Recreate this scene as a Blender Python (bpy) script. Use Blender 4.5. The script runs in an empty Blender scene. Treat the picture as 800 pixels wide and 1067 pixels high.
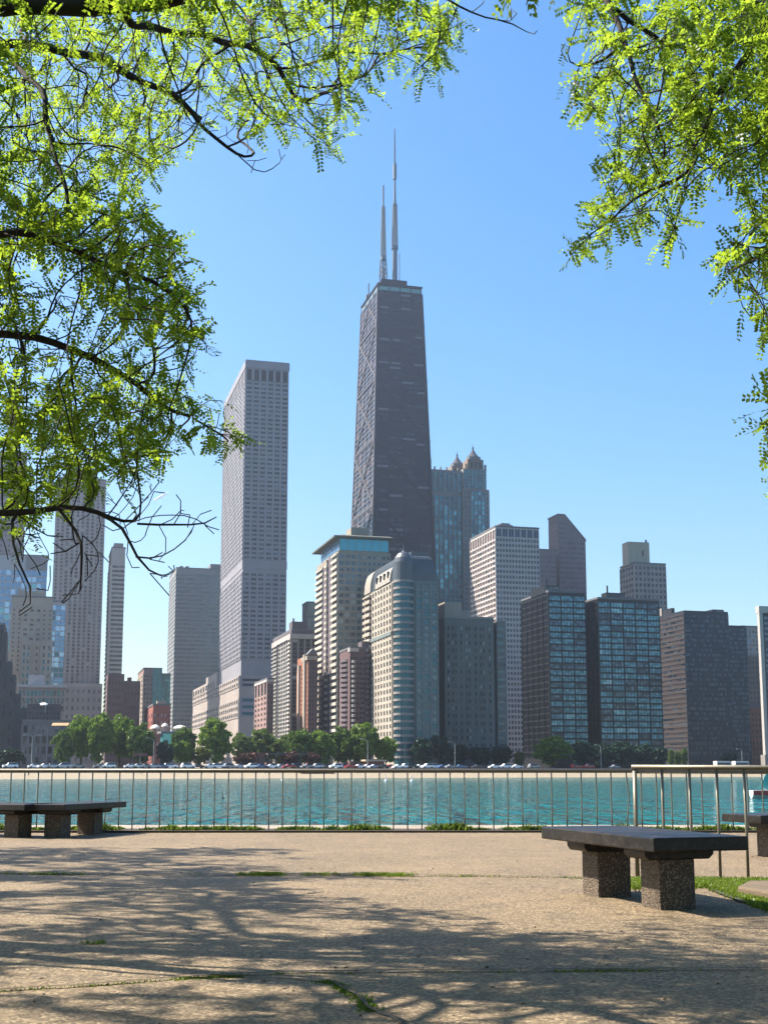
import bpy, math, random
import numpy as np
from mathutils import Vector, Matrix, noise
random.seed(7); rng = np.random.default_rng(7)
scene = bpy.context.scene
COL = scene.collection
R = math.radians
# ------------------------------------------------------------------ camera
F = 1320.0; CH = 1.06
CY = 605.0      # principal row: the lens is shifted up, the camera pitched less
TH = math.atan((802 - CY) / F); cT, sT = math.cos(TH), math.sin(TH)
def ray(px, py):
    a = (px - 400) / F; b = (CY - py) / F
    return Vector((a, cT - b * sT, sT + b * cT))
def atY(px, py, Y):
    r = ray(px, py); t = Y / r.y
    return Vector((r.x * t, Y, CH + r.z * t))
def atZ(px, py, z=0.0):
    r = ray(px, py); t = (z - CH) / r.z
    return Vector((r.x * t, r.y * t, z))
def proj(p):
    x, y, z = p[0], p[1], p[2] - CH
    d = y * cT + z * sT; u = -y * sT + z * cT
    if d < 0.3: return (-9999, -9999)
    return (400 + F * x / d, CY - F * u / d)
cam = bpy.data.cameras.new('camera'); cam_o = bpy.data.objects.new('camera', cam); COL.objects.link(cam_o)
cam.sensor_fit = 'VERTICAL'; cam.sensor_height = 36; cam.lens = F / 1067 * 36
cam.clip_start = 0.1; cam.clip_end = 20000
cam.shift_y = (CY - 533.5) / 1067; cam_o.location = (0, 0, CH); cam_o.rotation_euler = (R(90) + TH, 0, 0)
scene.camera = cam_o
# ------------------------------------------------------------------ materials
def newmat(name):
    m = bpy.data.materials.new(name); m.use_nodes = True
    nt = m.node_tree; b = nt.nodes['Principled BSDF']
    return m, nt, b
def N(nt, t, **kw):
    n = nt.nodes.new(t)
    for k, v in kw.items(): setattr(n, k, v)
    return n
def mix_rgb(nt, fac, a, b):
    m = N(nt, 'ShaderNodeMix', data_type='RGBA')
    if isinstance(fac, (int, float)): m.inputs[0].default_value = fac
    else: nt.links.new(fac, m.inputs[0])
    for s, v in ((6, a), (7, b)):
        if isinstance(v, (tuple, list)): m.inputs[s].default_value = (*v[:3], 1)
        else: nt.links.new(v, m.inputs[s])
    return m.outputs[2]
def ramp(nt, src, pts):
    r = N(nt, 'ShaderNodeValToRGB'); nt.links.new(src, r.inputs[0])
    e = r.color_ramp.elements
    e[0].position, e[0].color = pts[0][0], (*[pts[0][1]] * 3, 1)
    e[1].position, e[1].color = pts[-1][0], (*[pts[-1][1]] * 3, 1)
    for p, v in pts[1:-1]:
        x = e.new(p); x.color = (v, v, v, 1)
    return r.outputs[0]
def noise_n(nt, scale, detail=4, coord='Object', stretch=None, rough=.55):
    tc = N(nt, 'ShaderNodeTexCoord'); src = tc.outputs[coord]
    if stretch:
        mp = N(nt, 'ShaderNodeMapping'); mp.inputs['Scale'].default_value = stretch
        nt.links.new(src, mp.inputs[0]); src = mp.outputs[0]
    n = N(nt, 'ShaderNodeTexNoise'); n.inputs['Scale'].default_value = scale
    n.inputs['Detail'].default_value = detail; n.inputs['Roughness'].default_value = rough
    nt.links.new(src, n.inputs['Vector'])
    return n.outputs['Fac']
SC = .66
def wall(name, c, var=.16, scale=.08, rough=.8, spec=.3):
    c = tuple(x * SC for x in c)
    m, nt, b = newmat(name)
    f1 = noise_n(nt, scale, 5, stretch=(1, 1, .35))
    f2 = noise_n(nt, scale * 14, 3, stretch=(1, 1, .2))
    lo = tuple(x * (1 - var) for x in c); hi = tuple(min(1, x * (1 + var)) for x in c)
    col = mix_rgb(nt, ramp(nt, f1, [(.3, 0), (.7, 1)]), lo, hi)
    col2 = mix_rgb(nt, ramp(nt, f2, [(.45, 0), (.75, .35)]), col, tuple(x * .7 for x in c))
    nt.links.new(col2, b.inputs['Base Color']); b.inputs['Roughness'].default_value = rough
    b.inputs['Specular IOR Level'].default_value = spec
    return m
def glass(name, c, rough=.12, metal=.0, cell=None, c2=None, ior=1.5, spec=.35):
    """window glass seen from far: dark interior behind a glossy pane; cell = blind/curtain cell size"""
    m, nt, b = newmat(name)
    b.inputs['Roughness'].default_value = rough; b.inputs['Metallic'].default_value = metal
    b.inputs['IOR'].default_value = ior; b.inputs['Specular IOR Level'].default_value = spec
    if cell:
        tc = N(nt, 'ShaderNodeTexCoord'); sn = N(nt, 'ShaderNodeVectorMath', operation='SNAP')
        sn.inputs[1].default_value = (cell, 50, cell * 1.0 if len(str(cell)) else 3)
        nt.links.new(tc.outputs['Object'], sn.inputs[0])
        oi = N(nt, 'ShaderNodeObjectInfo'); ad = N(nt, 'ShaderNodeVectorMath', operation='ADD')
        nt.links.new(sn.outputs[0], ad.inputs[0]); nt.links.new(oi.outputs['Location'], ad.inputs[1])
        wn = N(nt, 'ShaderNodeTexWhiteNoise'); nt.links.new(ad.outputs[0], wn.inputs['Vector'])
        col = mix_rgb(nt, ramp(nt, wn.outputs['Value'], [(.25, 0), (.9, 1)]), c, c2)
        nt.links.new(col, b.inputs['Base Color'])
    else:
        b.inputs['Base Color'].default_value = (*c, 1)
    return m
def plain(name, c, rough=.6, metal=0., spec=.5):
    c = tuple(x * (SC if metal == 0 else 1) for x in c)
    m, nt, b = newmat(name)
    f = noise_n(nt, 6, 3)
    nt.links.new(mix_rgb(nt, f, tuple(x * .85 for x in c), tuple(min(1, x * 1.12) for x in c)), b.inputs['Base Color'])
    b.inputs['Roughness'].default_value = rough; b.inputs['Metallic'].default_value = metal
    b.inputs['Specular IOR Level'].default_value = spec
    return m
# ------------------------------------------------------------------ mesh builder
class MB:
    def __init__(s): s.v = []; s.f = []; s.m = []
    def poly(s, pts, m=0):
        n = len(s.v); s.v += [tuple(p) for p in pts]; s.f.append(tuple(range(n, n + len(pts)))); s.m.append(m)
    def hexa(s, p, m=0):      # 8 points: 0-3 one side (ccw from outside), 4-7 the opposite
        n = len(s.v); s.v += [tuple(q) for q in p]
        for f in ((0, 1, 2, 3), (7, 6, 5, 4), (0, 4, 5, 1), (1, 5, 6, 2), (2, 6, 7, 3), (3, 7, 4, 0)):
            s.f.append(tuple(n + i for i in f)); s.m.append(m)
    def box(s, a, b, m=0):
        x0, y0, z0 = a; x1, y1, z1 = b
        s.hexa([(x0, y0, z0), (x1, y0, z0), (x1, y0, z1), (x0, y0, z1), (x0, y1, z0), (x1, y1, z0), (x1, y1, z1), (x0, y1, z1)], m)
    def prism(s, pts, d, m=0):   # pts polygon, extruded by vector d
        n = len(s.v); k = len(pts); d = Vector(d)
        s.v += [tuple(p) for p in pts] + [tuple(Vector(p) + d) for p in pts]
        s.f.append(tuple(range(n, n + k))); s.m.append(m)
        s.f.append(tuple(range(n + 2 * k - 1, n + k - 1, -1))); s.m.append(m)
        for i in range(k):
            j = (i + 1) % k; s.f.append((n + i, n + k + i, n + k + j, n + j)); s.m.append(m)
    def tube(s, pts, rad, n=8, m=0, cap=True):
        pts = [Vector(p) for p in pts]
        if isinstance(rad, (int, float)): rad = [rad] * len(pts)
        base = len(s.v); ref = None
        for i, p in enumerate(pts):
            t = (pts[min(i + 1, len(pts) - 1)] - pts[max(i - 1, 0)]).normalized()
            if ref is None:
                ref = Vector((0, 0, 1)) if abs(t.z) < .9 else Vector((1, 0, 0))
            a = t.cross(ref).normalized(); b = a.cross(t); ref = b
            for k in range(n):
                w = 2 * math.pi * k / n
                s.v.append(tuple(p + (a * math.cos(w) + b * math.sin(w)) * rad[i]))
        for i in range(len(pts) - 1):
            for k in range(n):
                j = (k + 1) % n
                s.f.append((base + i * n + k, base + i * n + j, base + (i + 1) * n + j, base + (i + 1) * n + k)); s.m.append(m)
        if cap:
            s.f.append(tuple(base + n - 1 - k for k in range(n))); s.m.append(m)
            e = base + (len(pts) - 1) * n
            s.f.append(tuple(e + k for k in range(n))); s.m.append(m)
    def lathe(s, prof, n=16, m=0, c=(0, 0)):
        base = len(s.v)
        for r, z in prof:
            for k in range(n):
                w = 2 * math.pi * k / n; s.v.append((c[0] + r * math.cos(w), c[1] + r * math.sin(w), z))
        for i in range(len(prof) - 1):
            for k in range(n):
                j = (k + 1) % n
                s.f.append((base + i * n + k, base + i * n + j, base + (i + 1) * n + j, base + (i + 1) * n + k)); s.m.append(m)
        s.f.append(tuple(base + (len(prof) - 1) * n + k for k in range(n))); s.m.append(m)
    def mesh(s, name, mats, smooth=False):
        me = bpy.data.meshes.new(name); me.from_pydata(s.v, [], s.f)
        for x in (mats if isinstance(mats, (list, tuple)) else [mats]): me.materials.append(x)
        me.polygons.foreach_set('material_index', s.m)
        if smooth: me.polygons.foreach_set('use_smooth', [True] * len(s.f))
        me.update(); return me
    def build(s, name, mats, parent=None, smooth=False, recalc=True):
        me = s.mesh(name, mats, smooth)
        if recalc and not smooth or recalc and len(s.v) < 200000:
            import bmesh
            bm = bmesh.new(); bm.from_mesh(me); bmesh.ops.recalc_face_normals(bm, faces=bm.faces); bm.to_mesh(me); bm.free()
        return link(name, me, parent)
def link(name, data, parent=None):
    o = bpy.data.objects.new(name, data); COL.objects.link(o)
    if parent: o.parent = parent
    return o
def tag(o, label=None, cat=None, group=None, kind=None):
    if label: o['label'] = label
    if cat: o['category'] = cat
    if group: o['group'] = group
    if kind: o['kind'] = kind
    return o
def thing(name, label, cat, loc=(0, 0, 0), rz=0, group=None, scale=1):
    o = link(name, None); o.location = loc; o.rotation_euler = (0, 0, rz); o.scale = (scale,) * 3
    return tag(o, label, cat, group)
def copy_tree(o, parent=None):
    c = o.copy(); COL.objects.link(c)
    if parent: c.parent = parent
    for ch in KIDS.get(o.name, []): copy_tree(ch, c)
    return c
KIDS = {}
def remember(root):
    for o in COL.objects:
        if o.parent: KIDS.setdefault(o.parent.name, [])
        if o.parent and o not in KIDS[o.parent.name]: KIDS[o.parent.name].append(o)
ORD = ['first', 'second', 'third', 'fourth', 'fifth', 'sixth', 'seventh', 'eighth', 'ninth', 'tenth', 'eleventh', 'twelfth', 'thirteenth', 'fourteenth', 'fifteenth', 'sixteenth', 'seventeenth', 'eighteenth', 'nineteenth', 'twentieth', 'twenty-first', 'twenty-second', 'twenty-third', 'twenty-fourth', 'twenty-fifth', 'twenty-sixth', 'twenty-seventh', 'twenty-eighth', 'twenty-ninth', 'thirtieth']

# ------------------------------------------------------------------ world, sun, haze
SUN_EL, SUN_AZ = R(50), R(12)      # sun stands left of the view, a little beyond the picture plane
S = Vector((-math.cos(SUN_EL) * math.cos(SUN_AZ), math.cos(SUN_EL) * math.sin(SUN_AZ), math.sin(SUN_EL)))
w = bpy.data.worlds.new('World'); scene.world = w; w.use_nodes = True
nt = w.node_tree; bg = nt.nodes['Background']
sky = N(nt, 'ShaderNodeTexSky', sky_type='NISHITA'); sky.sun_disc = False
sky.sun_elevation = SUN_EL; sky.sun_rotation = math.atan2(S.x, S.y)
sky.air_density = 1.15; sky.dust_density = 1.2; sky.ozone_density = 2.4; sky.altitude = 0
hs_ = N(nt, 'ShaderNodeHueSaturation'); hs_.inputs['Saturation'].default_value = 1.37; nt.links.new(sky.outputs[0], hs_.inputs['Color']); nt.links.new(hs_.outputs[0], bg.inputs[0]); bg.inputs[1].default_value = .08
sl = bpy.data.lights.new('sun', 'SUN'); sl.energy = 5; sl.angle = R(.53); sl.color = (1, .9, .76)
so = link('sun', sl); so.rotation_euler = (-S).to_track_quat('-Z', 'Y').to_euler()
scene.view_settings.view_transform = 'Standard'; scene.view_settings.look = 'None'
scene.view_settings.exposure = 1.62; scene.view_settings.gamma = 1
scene.cycles.use_denoising = True; scene.cycles.max_bounces = 8
scene.cycles.volume_bounces = 0; scene.cycles.transparent_max_bounces = 8
scene.cycles.use_light_tree = False
hz = MB(); hz.box((-1900, -60, -4), (1900, 2600, 490))
hm = bpy.data.materials.new('haze'); hm.use_nodes = True; hm.node_tree.nodes.clear()
ho = hm.node_tree.nodes.new('ShaderNodeOutputMaterial'); hv = hm.node_tree.nodes.new('ShaderNodeVolumePrincipled')
hv.inputs['Color'].default_value = (.86, .92, 1, 1); hv.inputs['Density'].default_value = .00016; hv.inputs['Anisotropy'].default_value = .75
hm.node_tree.links.new(hv.outputs[0], ho.inputs['Volume'])
HZ = hz.build('haze', hm); tag(HZ, kind='stuff')
# ------------------------------------------------------------------ ground, water, shore
SH = math.atan(.5); eS = Vector((math.cos(SH), math.sin(SH), 0)); nS = Vector((-math.sin(SH), math.cos(SH), 0))
S0 = Vector((0, 416, 0))
def shore(s, o, z=0): return S0 + eS * s + nS * o + Vector((0, 0, z))
def shore_px(px, o, z=1.5):     # point of the shore row at offset o seen at column px
    k = (px - 400) / F
    base = S0 + nS * o
    # x = k * depth, depth = y*cT + (z-CH)*sT
    s = (k * (base.y * cT + (z - CH) * sT) - base.x) / (eS.x - k * eS.y * cT)
    return base + eS * s + Vector((0, 0, z))
# plaza
def plaza_mat():
    m, nt, b = newmat('exposed_aggregate')
    f = noise_n(nt, .55, 6); g = noise_n(nt, 2.6, 5)
    vo = N(nt, 'ShaderNodeTexVoronoi'); vo.inputs['Scale'].default_value = 60
    tc = N(nt, 'ShaderNodeTexCoord'); nt.links.new(tc.outputs['Object'], vo.inputs['Vector'])
    sp = N(nt, 'ShaderNodeSeparateColor'); nt.links.new(vo.outputs['Color'], sp.inputs[0])
    base = mix_rgb(nt, ramp(nt, f, [(.35, 0), (.65, 1)]), (.118, .080, .040), (.19, .132, .068))
    dirt = mix_rgb(nt, ramp(nt, g, [(.45, 0), (.7, .75)]), base, (.065, .047, .03))
    st = mix_rgb(nt, ramp(nt, sp.outputs[0], [(.0, 0), (.35, .1), (.7, .4), (1, 1)]), (.022, .016, .010), (.38, .295, .19))
    col = mix_rgb(nt, .5, dirt, st)
    nt.links.new(col, b.inputs['Base Color']); b.inputs['Roughness'].default_value = .85
    bp = N(nt, 'ShaderNodeBump'); bp.inputs['Strength'].default_value = .8; bp.inputs['Distance'].default_value = .0055
    h = N(nt, 'ShaderNodeMath', operation='SUBTRACT'); h.inputs[0].default_value = 1; nt.links.new(vo.outputs['Distance'], h.inputs[1])
    n2 = noise_n(nt, 9, 4); ad = N(nt, 'ShaderNodeMath', operation='ADD'); nt.links.new(h.outputs[0], ad.inputs[0]); nt.links.new(n2, ad.inputs[1])
    nt.links.new(ad.outputs[0], bp.inputs['Height']); nt.links.new(bp.outputs[0], b.inputs['Normal'])
    return m
M_PLAZA = plaza_mat()
def conc(name, c):
    c = tuple(x * SC for x in c)
    m, nt, b = newmat(name)
    f = noise_n(nt, 1.5, 6); g = noise_n(nt, 60, 2)
    a = mix_rgb(nt, ramp(nt, f, [(.35, 0), (.7, 1)]), tuple(x * .72 for x in c), tuple(x * 1.1 for x in c))
    nt.links.new(mix_rgb(nt, ramp(nt, g, [(.4, 0), (.7, .6)]), a, tuple(x * .5 for x in c)), b.inputs['Base Color'])
    b.inputs['Roughness'].default_value = .85
    bp = N(nt, 'ShaderNodeBump'); bp.inputs['Strength'].default_value = .4; bp.inputs['Distance'].default_value = .01
    nt.links.new(g, bp.inputs['Height']); nt.links.new(bp.outputs[0], b.inputs['Normal'])
    return m
M_LEDGE = conc('ledge_concrete', (.42, .36, .28))
FY = lambda x: 22.3 - .035 * max(0, x)        # far railing line
g = MB()
nx, ny = 60, 40
for j in range(ny + 1):
    for i in range(nx + 1):
        x = -24 + 48 * i / nx; y = -14 + (22.1 + 14) * j / ny
        z = .012 * noise.noise(Vector((x * .35, y * .35, 0))) if 1 < j < ny else 0
        g.v.append((x, y, z))
for j in range(ny):
    for i in range(nx):
        a = j * (nx + 1) + i; g.f.append((a, a + 1, a + nx + 2, a + nx + 1)); g.m.append(0)
tag(g.build('pavement', M_PLAZA, smooth=True), kind='structure')
g = MB(); g.box((-40, 22.1, -2.6), (40, 24.5, .02))
tag(g.build('quay_path', M_LEDGE), kind='structure')
# soil strip beneath the far railing
M_SOIL = plain('soil', (.07, .05, .03), .95)
g = MB(); g.box((-40, 21.9, .004), (40, 22.75, .035)); tag(g.build('soil_strip', M_SOIL), kind='structure')
# water
def water_mat():
    m, nt, b = newmat('lake_water')
    b.inputs['Base Color'].default_value = (.004, .13, .15, 1)
    f = noise_n(nt, .02, 3, stretch=(.25, 1, 1))
    nt.links.new(mix_rgb(nt, f, (.0, .062, .072), (.0, .118, .118)), b.inputs['Base Color'])
    b.inputs['Roughness'].default_value = .07; b.inputs['IOR'].default_value = 1.33; b.inputs['Specular IOR Level'].default_value = .11
    a = noise_n(nt, 1.0, 2, stretch=(1, .33, 1), rough=.5); c = noise_n(nt, .33, 3, stretch=(1, .22, 1))
    ad = N(nt, 'ShaderNodeMath', operation='MULTIPLY_ADD'); nt.links.new(c, ad.inputs[0]); ad.inputs[1].default_value = 2.4; nt.links.new(a, ad.inputs[2])
    bp = N(nt, 'ShaderNodeBump'); bp.inputs['Strength'].default_value = 1; bp.inputs['Distance'].default_value = 1.1
    nt.links.new(ad.outputs[0], bp.inputs['Height']); nt.links.new(bp.outputs[0], b.inputs['Normal'])
    return m
g = MB(); g.poly([(-700, 24.4, -1.6), (1200, 24.4, -1.6), (1200, 1050, -1.6), (-700, 100, -1.6)])
tag(g.build('water', water_mat()), kind='structure')
M_SAND = plain('sand', (.33, .275, .19), .95)
M_GRND = plain('city_ground', (.16, .15, .13), .95)
M_ROAD = plain('asphalt', (.06, .06, .06), .9)
M_SEAW = conc('seawall_concrete', (.3, .27, .25))
g = MB()
def strip(o0, z0, o1, z1, m=0, s0=-700, s1=1100):
    g.poly([shore(s0, o0, z0), shore(s1, o0, z0), shore(s1, o1, z1), shore(s0, o1, z1)], m)
strip(-8, -2.4, 25, .6); tag(g.build('beach', M_SAND), kind='structure')
g = MB(); a = [shore(-700, 25, -1), shore(1100, 25, -1), shore(1100, 26.2, -1), shore(-700, 26.2, -1)]
g.prism(a, (0, 0, 2.55)); tag(g.build('seawall', M_SEAW), kind='structure')
g = MB(); strip(26.2, 1.5, 1700, 1.5, 0, -900, 1500); tag(g.build('ground', M_GRND), kind='structure')
g = MB(); strip(27.5, 1.504, 50, 1.504); tag(g.build('road', M_ROAD), kind='structure')
M_LINE = plain('road_paint', (.75, .75, .7), .8)
g = MB()
for o in (36, 44):
    for k in range(60): g.poly([shore(-300 + 12 * k, o, 1.508), shore(-296 + 12 * k, o, 1.508), shore(-296 + 12 * k, o + .15, 1.508), shore(-300 + 12 * k, o + .15, 1.508)])
tag(g.build('road_marking', M_LINE), kind='structure')

# ------------------------------------------------------------------ buildings
AL = R(15); uA = Vector((math.cos(AL), math.sin(AL), 0)); vA = Vector((-math.sin(AL), math.cos(AL), 0))
BZ = 1.5
M_ROOF = wall('roof_felt', (.18, .18, .19))
M_PENT = wall('rooftop_grey', (.24, .25, .27))
class Bld:
    def __init__(s, name, label, cat, xc, yt, Y, xr=None, xl=None, W=None, L=None, wallm=None, roof=M_ROOF, coping=None):
        C = atY(xc, yt, Y); s.C = Vector((C.x, C.y, BZ)); s.H = C.z - BZ; s.Zt = C.z
        def solve(d, px):
            k = (px - 400) / F; z = (C.z - CH) * sT
            return (k * (C.y * cT + z) - C.x) / (d.x - k * d.y * cT)
        s.W = W if W else solve(uA, xr); s.L = L if L else (solve(vA, xl) if xl is not None else 25)
        s.o = thing(name, label, cat, s.C, AL); s.wall = MB(); s.wm = wallm; s.win = []; s.roofm = roof
        s.roof = MB(); s.px_m = F / (C.y / cT)
    def z(s, py, px=None):     # height above base of picture row py on the front plane
        return atY(px or 400, py, s.C.y).z - BZ
    def u(s, px, py=700, v=0): # u of picture column px on the front plane
        k = (px - 400) / F
        Cx, Cy = s.C.x + vA.x * v, s.C.y + vA.y * v
        z = (atY(400, py, s.C.y).z - CH) * sT
        return (k * (Cy * cT + z) - Cx) / (uA.x - k * uA.y * cT)
    def core(s, m=0, z0=0, z1=None, u0=0, u1=None, v0=0, v1=None):
        s.wall.box((u0, v0, z0), (s.W if u1 is None else u1, s.L if v1 is None else v1, s.H if z1 is None else z1), m)
    def P(s, face, u0=0, v0=0, u1=None):
        if face == 'F': return lambda a, z, d: (u0 + a, v0 - d, z)
        if face == 'L': return lambda a, z, d: (u0 - d, v0 + a, z)
        uu = s.W if u1 is None else u1
        return lambda a, z, d: (uu + d, v0 + a, z)
    def facade(s, face, a0, a1, z0, z1, nx, nz, fw, fh, glassm, pier=0, span=0, proud=.35, u0=0, v0=0, u1=None, weights=None, corner=True, spr=None, off=.5, mull=0, skip=None, P=None):
        """a real grid of piers and spandrels standing proud of recessed panes"""
        P = P or s.P(face, u0, v0, u1); cw = (a1 - a0) / nx; ch = (z1 - z0) / nz
        ww, wh = cw * fw, ch * fh; pw = cw - ww; sp = proud - .06 if spr is None else spr
        def pb(b0, b1, y0, y1, d0, d1, m):
            s.wall.hexa([P(b0, y0, d1), P(b1, y0, d1), P(b1, y1, d1), P(b0, y1, d1), P(b0, y0, d0), P(b1, y0, d0), P(b1, y1, d0), P(b0, y1, d0)], m)
        if pw > .01 and pier is not None:
            for i in range(nx + 1):
                b0 = a0 + i * cw - pw / 2; b1 = b0 + pw
                if i == 0: b0 = a0 - (proud if (corner and face == 'F') else 0)
                if i == nx: b1 = a1
                pb(b0, b1, z0, z1, 0.0, proud, pier)
        if span is not None and wh < ch - .01:
            for j in range(nz + 1):
                y0 = z0 + (j - .5) * ch + wh / 2 + (off - .5) * ch * (1 - fh); y1 = y0 + (ch - wh)
                y0 = max(y0, z0 + .01); y1 = min(y1, z1 - .02)
                if y1 > y0: pb(a0 + .01, a1 - .02, y0, y1, 0.0, sp, span)
        gl = glassm if isinstance(glassm, (list, tuple)) else [glassm]
        for j in range(nz):
            for i in range(nx):
                if skip and skip(i, j): continue
                ca = a0 + (i + .5) * cw; cz = z0 + (j + .5) * ch + (off - .5) * ch * (1 - fh)
                gm = random.choices(gl, weights)[0]
                s.win.append((P, face, ca, cz, ww, wh, gm, mull))
        for k in range(mull):
            for i in range(nx):
                b = a0 + (i + .5) * cw - ww / 2 + ww * (k + 1) / (mull + 1)
                pb(b - .07, b + .07, z0, z1, 0.02, sp - .05, pier if pier is not None else 0)
    def bands(s, face, a0, a1, z0, z1, n, frac, glassm, m=0, proud=.3, u0=0, v0=0, u1=None, nx=1, off=.5, weights=None):
        s.facade(face, a0, a1, z0, z1, nx, n, 1.0, frac, glassm, None, m, proud, u0, v0, u1, off=off, weights=weights)
    def box(s, a, b, m=0): s.wall.box(a, b, m)
    def done(s, wallm=None, roof=True, lip=.9, taper=False, cap=100, wname='window'):
        mats = wallm or s.wm
        s.wall.build('wall', mats, s.o)
        if roof:
            s.roof.box((-.25, -.25, s.H - .003), (s.W + .25, s.L + .25, s.H + lip))
        if s.roof.v: s.roof.build('roof', s.roofm, s.o)
        # windows: the largest-looking are objects, the rest one part
        wts = []
        for w_ in s.win:
            k = w_[4] * w_[5] * (1 if w_[1] == 'F' else .35)
            wts.append(k)
        order = sorted(range(len(s.win)), key=lambda i: (-round(wts[i], 1), -s.win[i][3], s.win[i][2]))
        cache = {}; rest = MB(); rm = []
        for r_, i in enumerate(order):
            P, face, ca, cz, ww, wh, gm, mull = s.win[i]
            p = [P(ca - ww / 2, cz - wh / 2, .05), P(ca + ww / 2, cz - wh / 2, .05), P(ca + ww / 2, cz + wh / 2, .05), P(ca - ww / 2, cz + wh / 2, .05)]
            q = [P(ca - ww / 2, cz - wh / 2, .012), P(ca + ww / 2, cz - wh / 2, .012), P(ca + ww / 2, cz + wh / 2, .012), P(ca - ww / 2, cz + wh / 2, .012)]
            if r_ < cap:
                c = Vector(P(ca, cz, 0)); key = (face, round(ww, 2), round(wh, 2), gm.name)
                if taper or key not in cache:
                    b = MB(); b.hexa([Vector(x) - c for x in p + q]); cache[key] = b.mesh('window', gm)
                o = link('window', cache[key], s.o); o.location = c
            else:
                if gm not in rm: rm.append(gm)
                rest.hexa(p + q, rm.index(gm))
        if rest.v: tag(rest.build('window', rm, s.o, recalc=False), kind='stuff')
        return s.o

G_DARK = glass('glass_dark', (.006, .009, .014), cell=2.1, c2=(.05, .058, .07)); G_MID = glass('glass_mid', (.02, .028, .04), cell=2.1, c2=(.15, .165, .18)); G_LIGHT = glass('glass_blind', (.28, .3, .3), .3)
G_BLK = glass('glass_black', (.005, .006, .009), .3, spec=.12)
G_SKY = glass('glass_sky', (.10, .22, .36), .1, .55); G_SKY2 = glass('glass_sky_pale', (.3, .45, .6), .1, .55)
G_TEAL = glass('glass_teal', (.02, .24, .28), .12, .2); G_TEAL2 = glass('glass_teal_dark', (.012, .12, .16), .12, .2); G_TEAL3 = glass('glass_teal_pale', (.12, .36, .4), .12, .5)
G_BRONZE = glass('glass_bronze', (.035, .028, .028), .3, spec=.2)

# --- far left lavender stone tower
W_LAV = wall('lavender_stone', (.25, .23, .27)); W_LAVD = wall('lavender_shadow_gap', (.16, .15, .18))
b = Bld('skyscraper', 'tall lavender grey tower cut by the frame edge, behind the leafy limb', 'skyscraper', -20, 470, 930, xr=28, L=30, wallm=[W_LAV])
b.core(); b.facade('F', 0, b.W, 6, b.H - 8, 12, 58, .42, .5, [G_MID, G_DARK, G_LIGHT], weights=[5, 3, 1]); b.facade('R', 0, b.L, 6, b.H - 8, 8, 58, .42, .5, [G_MID, G_DARK]); b.done()
# --- grey pink granite tower with strong piers
W_GRAN = wall('pink_granite', (.33, .3, .31)); W_GRAN2 = wall('pink_granite_light', (.42, .38, .37))
b = Bld('skyscraper', 'tall grey pink granite tower with pale piers, behind the bare twigs', 'skyscraper', 60, 498, 900, xr=111, L=38, wallm=[W_GRAN, W_GRAN2])
b.core(); H = b.H
zs = b.z(716)
b.facade('F', 0, b.W * .2, zs, H - 6, 2, 56, .45, .5, [G_MID, G_DARK], pier=1)
b.facade('F', b.W * .2, b.W * .8, zs, H - 10, 6, 54, .55, .62, [G_DARK, G_MID, G_LIGHT], pier=1, proud=.8, spr=.3, weights=[5, 3, 1], corner=False)
b.facade('F', b.W * .8, b.W, zs, H - 6, 2, 56, .45, .5, [G_MID, G_DARK], pier=1, corner=False)
b.facade('F', 0, b.W, b.z(700), zs - 2, 8, 3, .4, .7, [G_DARK], corner=False)
b.box((b.W * .1, -5, 0), (b.W * 1.05, 6, b.z(712)), 1)
b.facade('F', b.W * .1, b.W * 1.05, 4, b.z(716), 9, 9, .35, .45, [G_DARK, G_MID], v0=-5, proud=.5)
b.box((b.W * .2, 4, H), (b.W * .8, 28, H + 9), 0)
b.done()
# --- white banded slim tower
W_WHT = wall('white_concrete', (.52, .49, .46), .08)
b = Bld('skyscraper', 'slim white banded tower right behind the granite tower', 'skyscraper', 117, 571, 905, xr=131, xl=113.5, wallm=[W_WHT, W_GRAN])
b.core(); b.bands('F', 0, b.W, 4, b.H - 12, 44, .5, [G_DARK, G_MID], proud=.6); b.bands('L', 0, b.L, 4, b.H - 12, 44, .5, [G_DARK, G_MID], proud=.6)
b.box((-1, -1.3, 0), (.6, .4, b.H - 12.2), 0)
b.box((1.5, 1.5, b.H), (b.W - 1.5, b.L - 2, b.H + 4), 1)
b.done()
# --- blue glass slab
W_BLF = wall('pale_mullion', (.42, .45, .5), .05)
b = Bld('glass_office_tower', 'pale blue gridded glass office slab at the left frame edge', 'office tower', -25, 577, 780, xr=50, L=25, wallm=[W_BLF, W_PENT] if False else [W_BLF, M_PENT])
b.core(); b.facade('F', 0, b.W, 3, b.H - 9, 14, 30, .86, .8, [G_SKY, G_SKY2, G_TEAL3], proud=.25, weights=[5, 3, 1]); b.box((b.W * .7, -.4, b.H - 9), (b.W + .1, b.L, b.H + .6), 1); b.done()
# --- beige classical building with setbacks
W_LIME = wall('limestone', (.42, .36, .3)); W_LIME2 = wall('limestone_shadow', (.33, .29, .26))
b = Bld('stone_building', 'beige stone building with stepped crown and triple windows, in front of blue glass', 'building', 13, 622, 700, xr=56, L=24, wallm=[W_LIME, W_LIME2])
b.core(); H = b.H; Wd = b.W
b.box((Wd * .12, 2, H), (Wd * .8, 18, H + 4), 0)
for k in range(5): b.box((Wd * (.14 + .15 * k), 1.6, H + 3.8), (Wd * (.18 + .15 * k), 3, H + 6), 0)
b.facade('F', Wd * .27, Wd * .73, b.z(678), H - 6, 3, 9, .55, .5, [G_DARK, G_MID, G_LIGHT], proud=.5, corner=False)
b.facade('F', 0, Wd * .27, b.z(700), H - 6, 2, 14, .3, .4, [G_DARK], proud=.4); b.facade('F', Wd * .73, Wd, b.z(700), H - 6, 2, 14, .3, .4, [G_DARK], proud=.4, corner=False)
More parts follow.
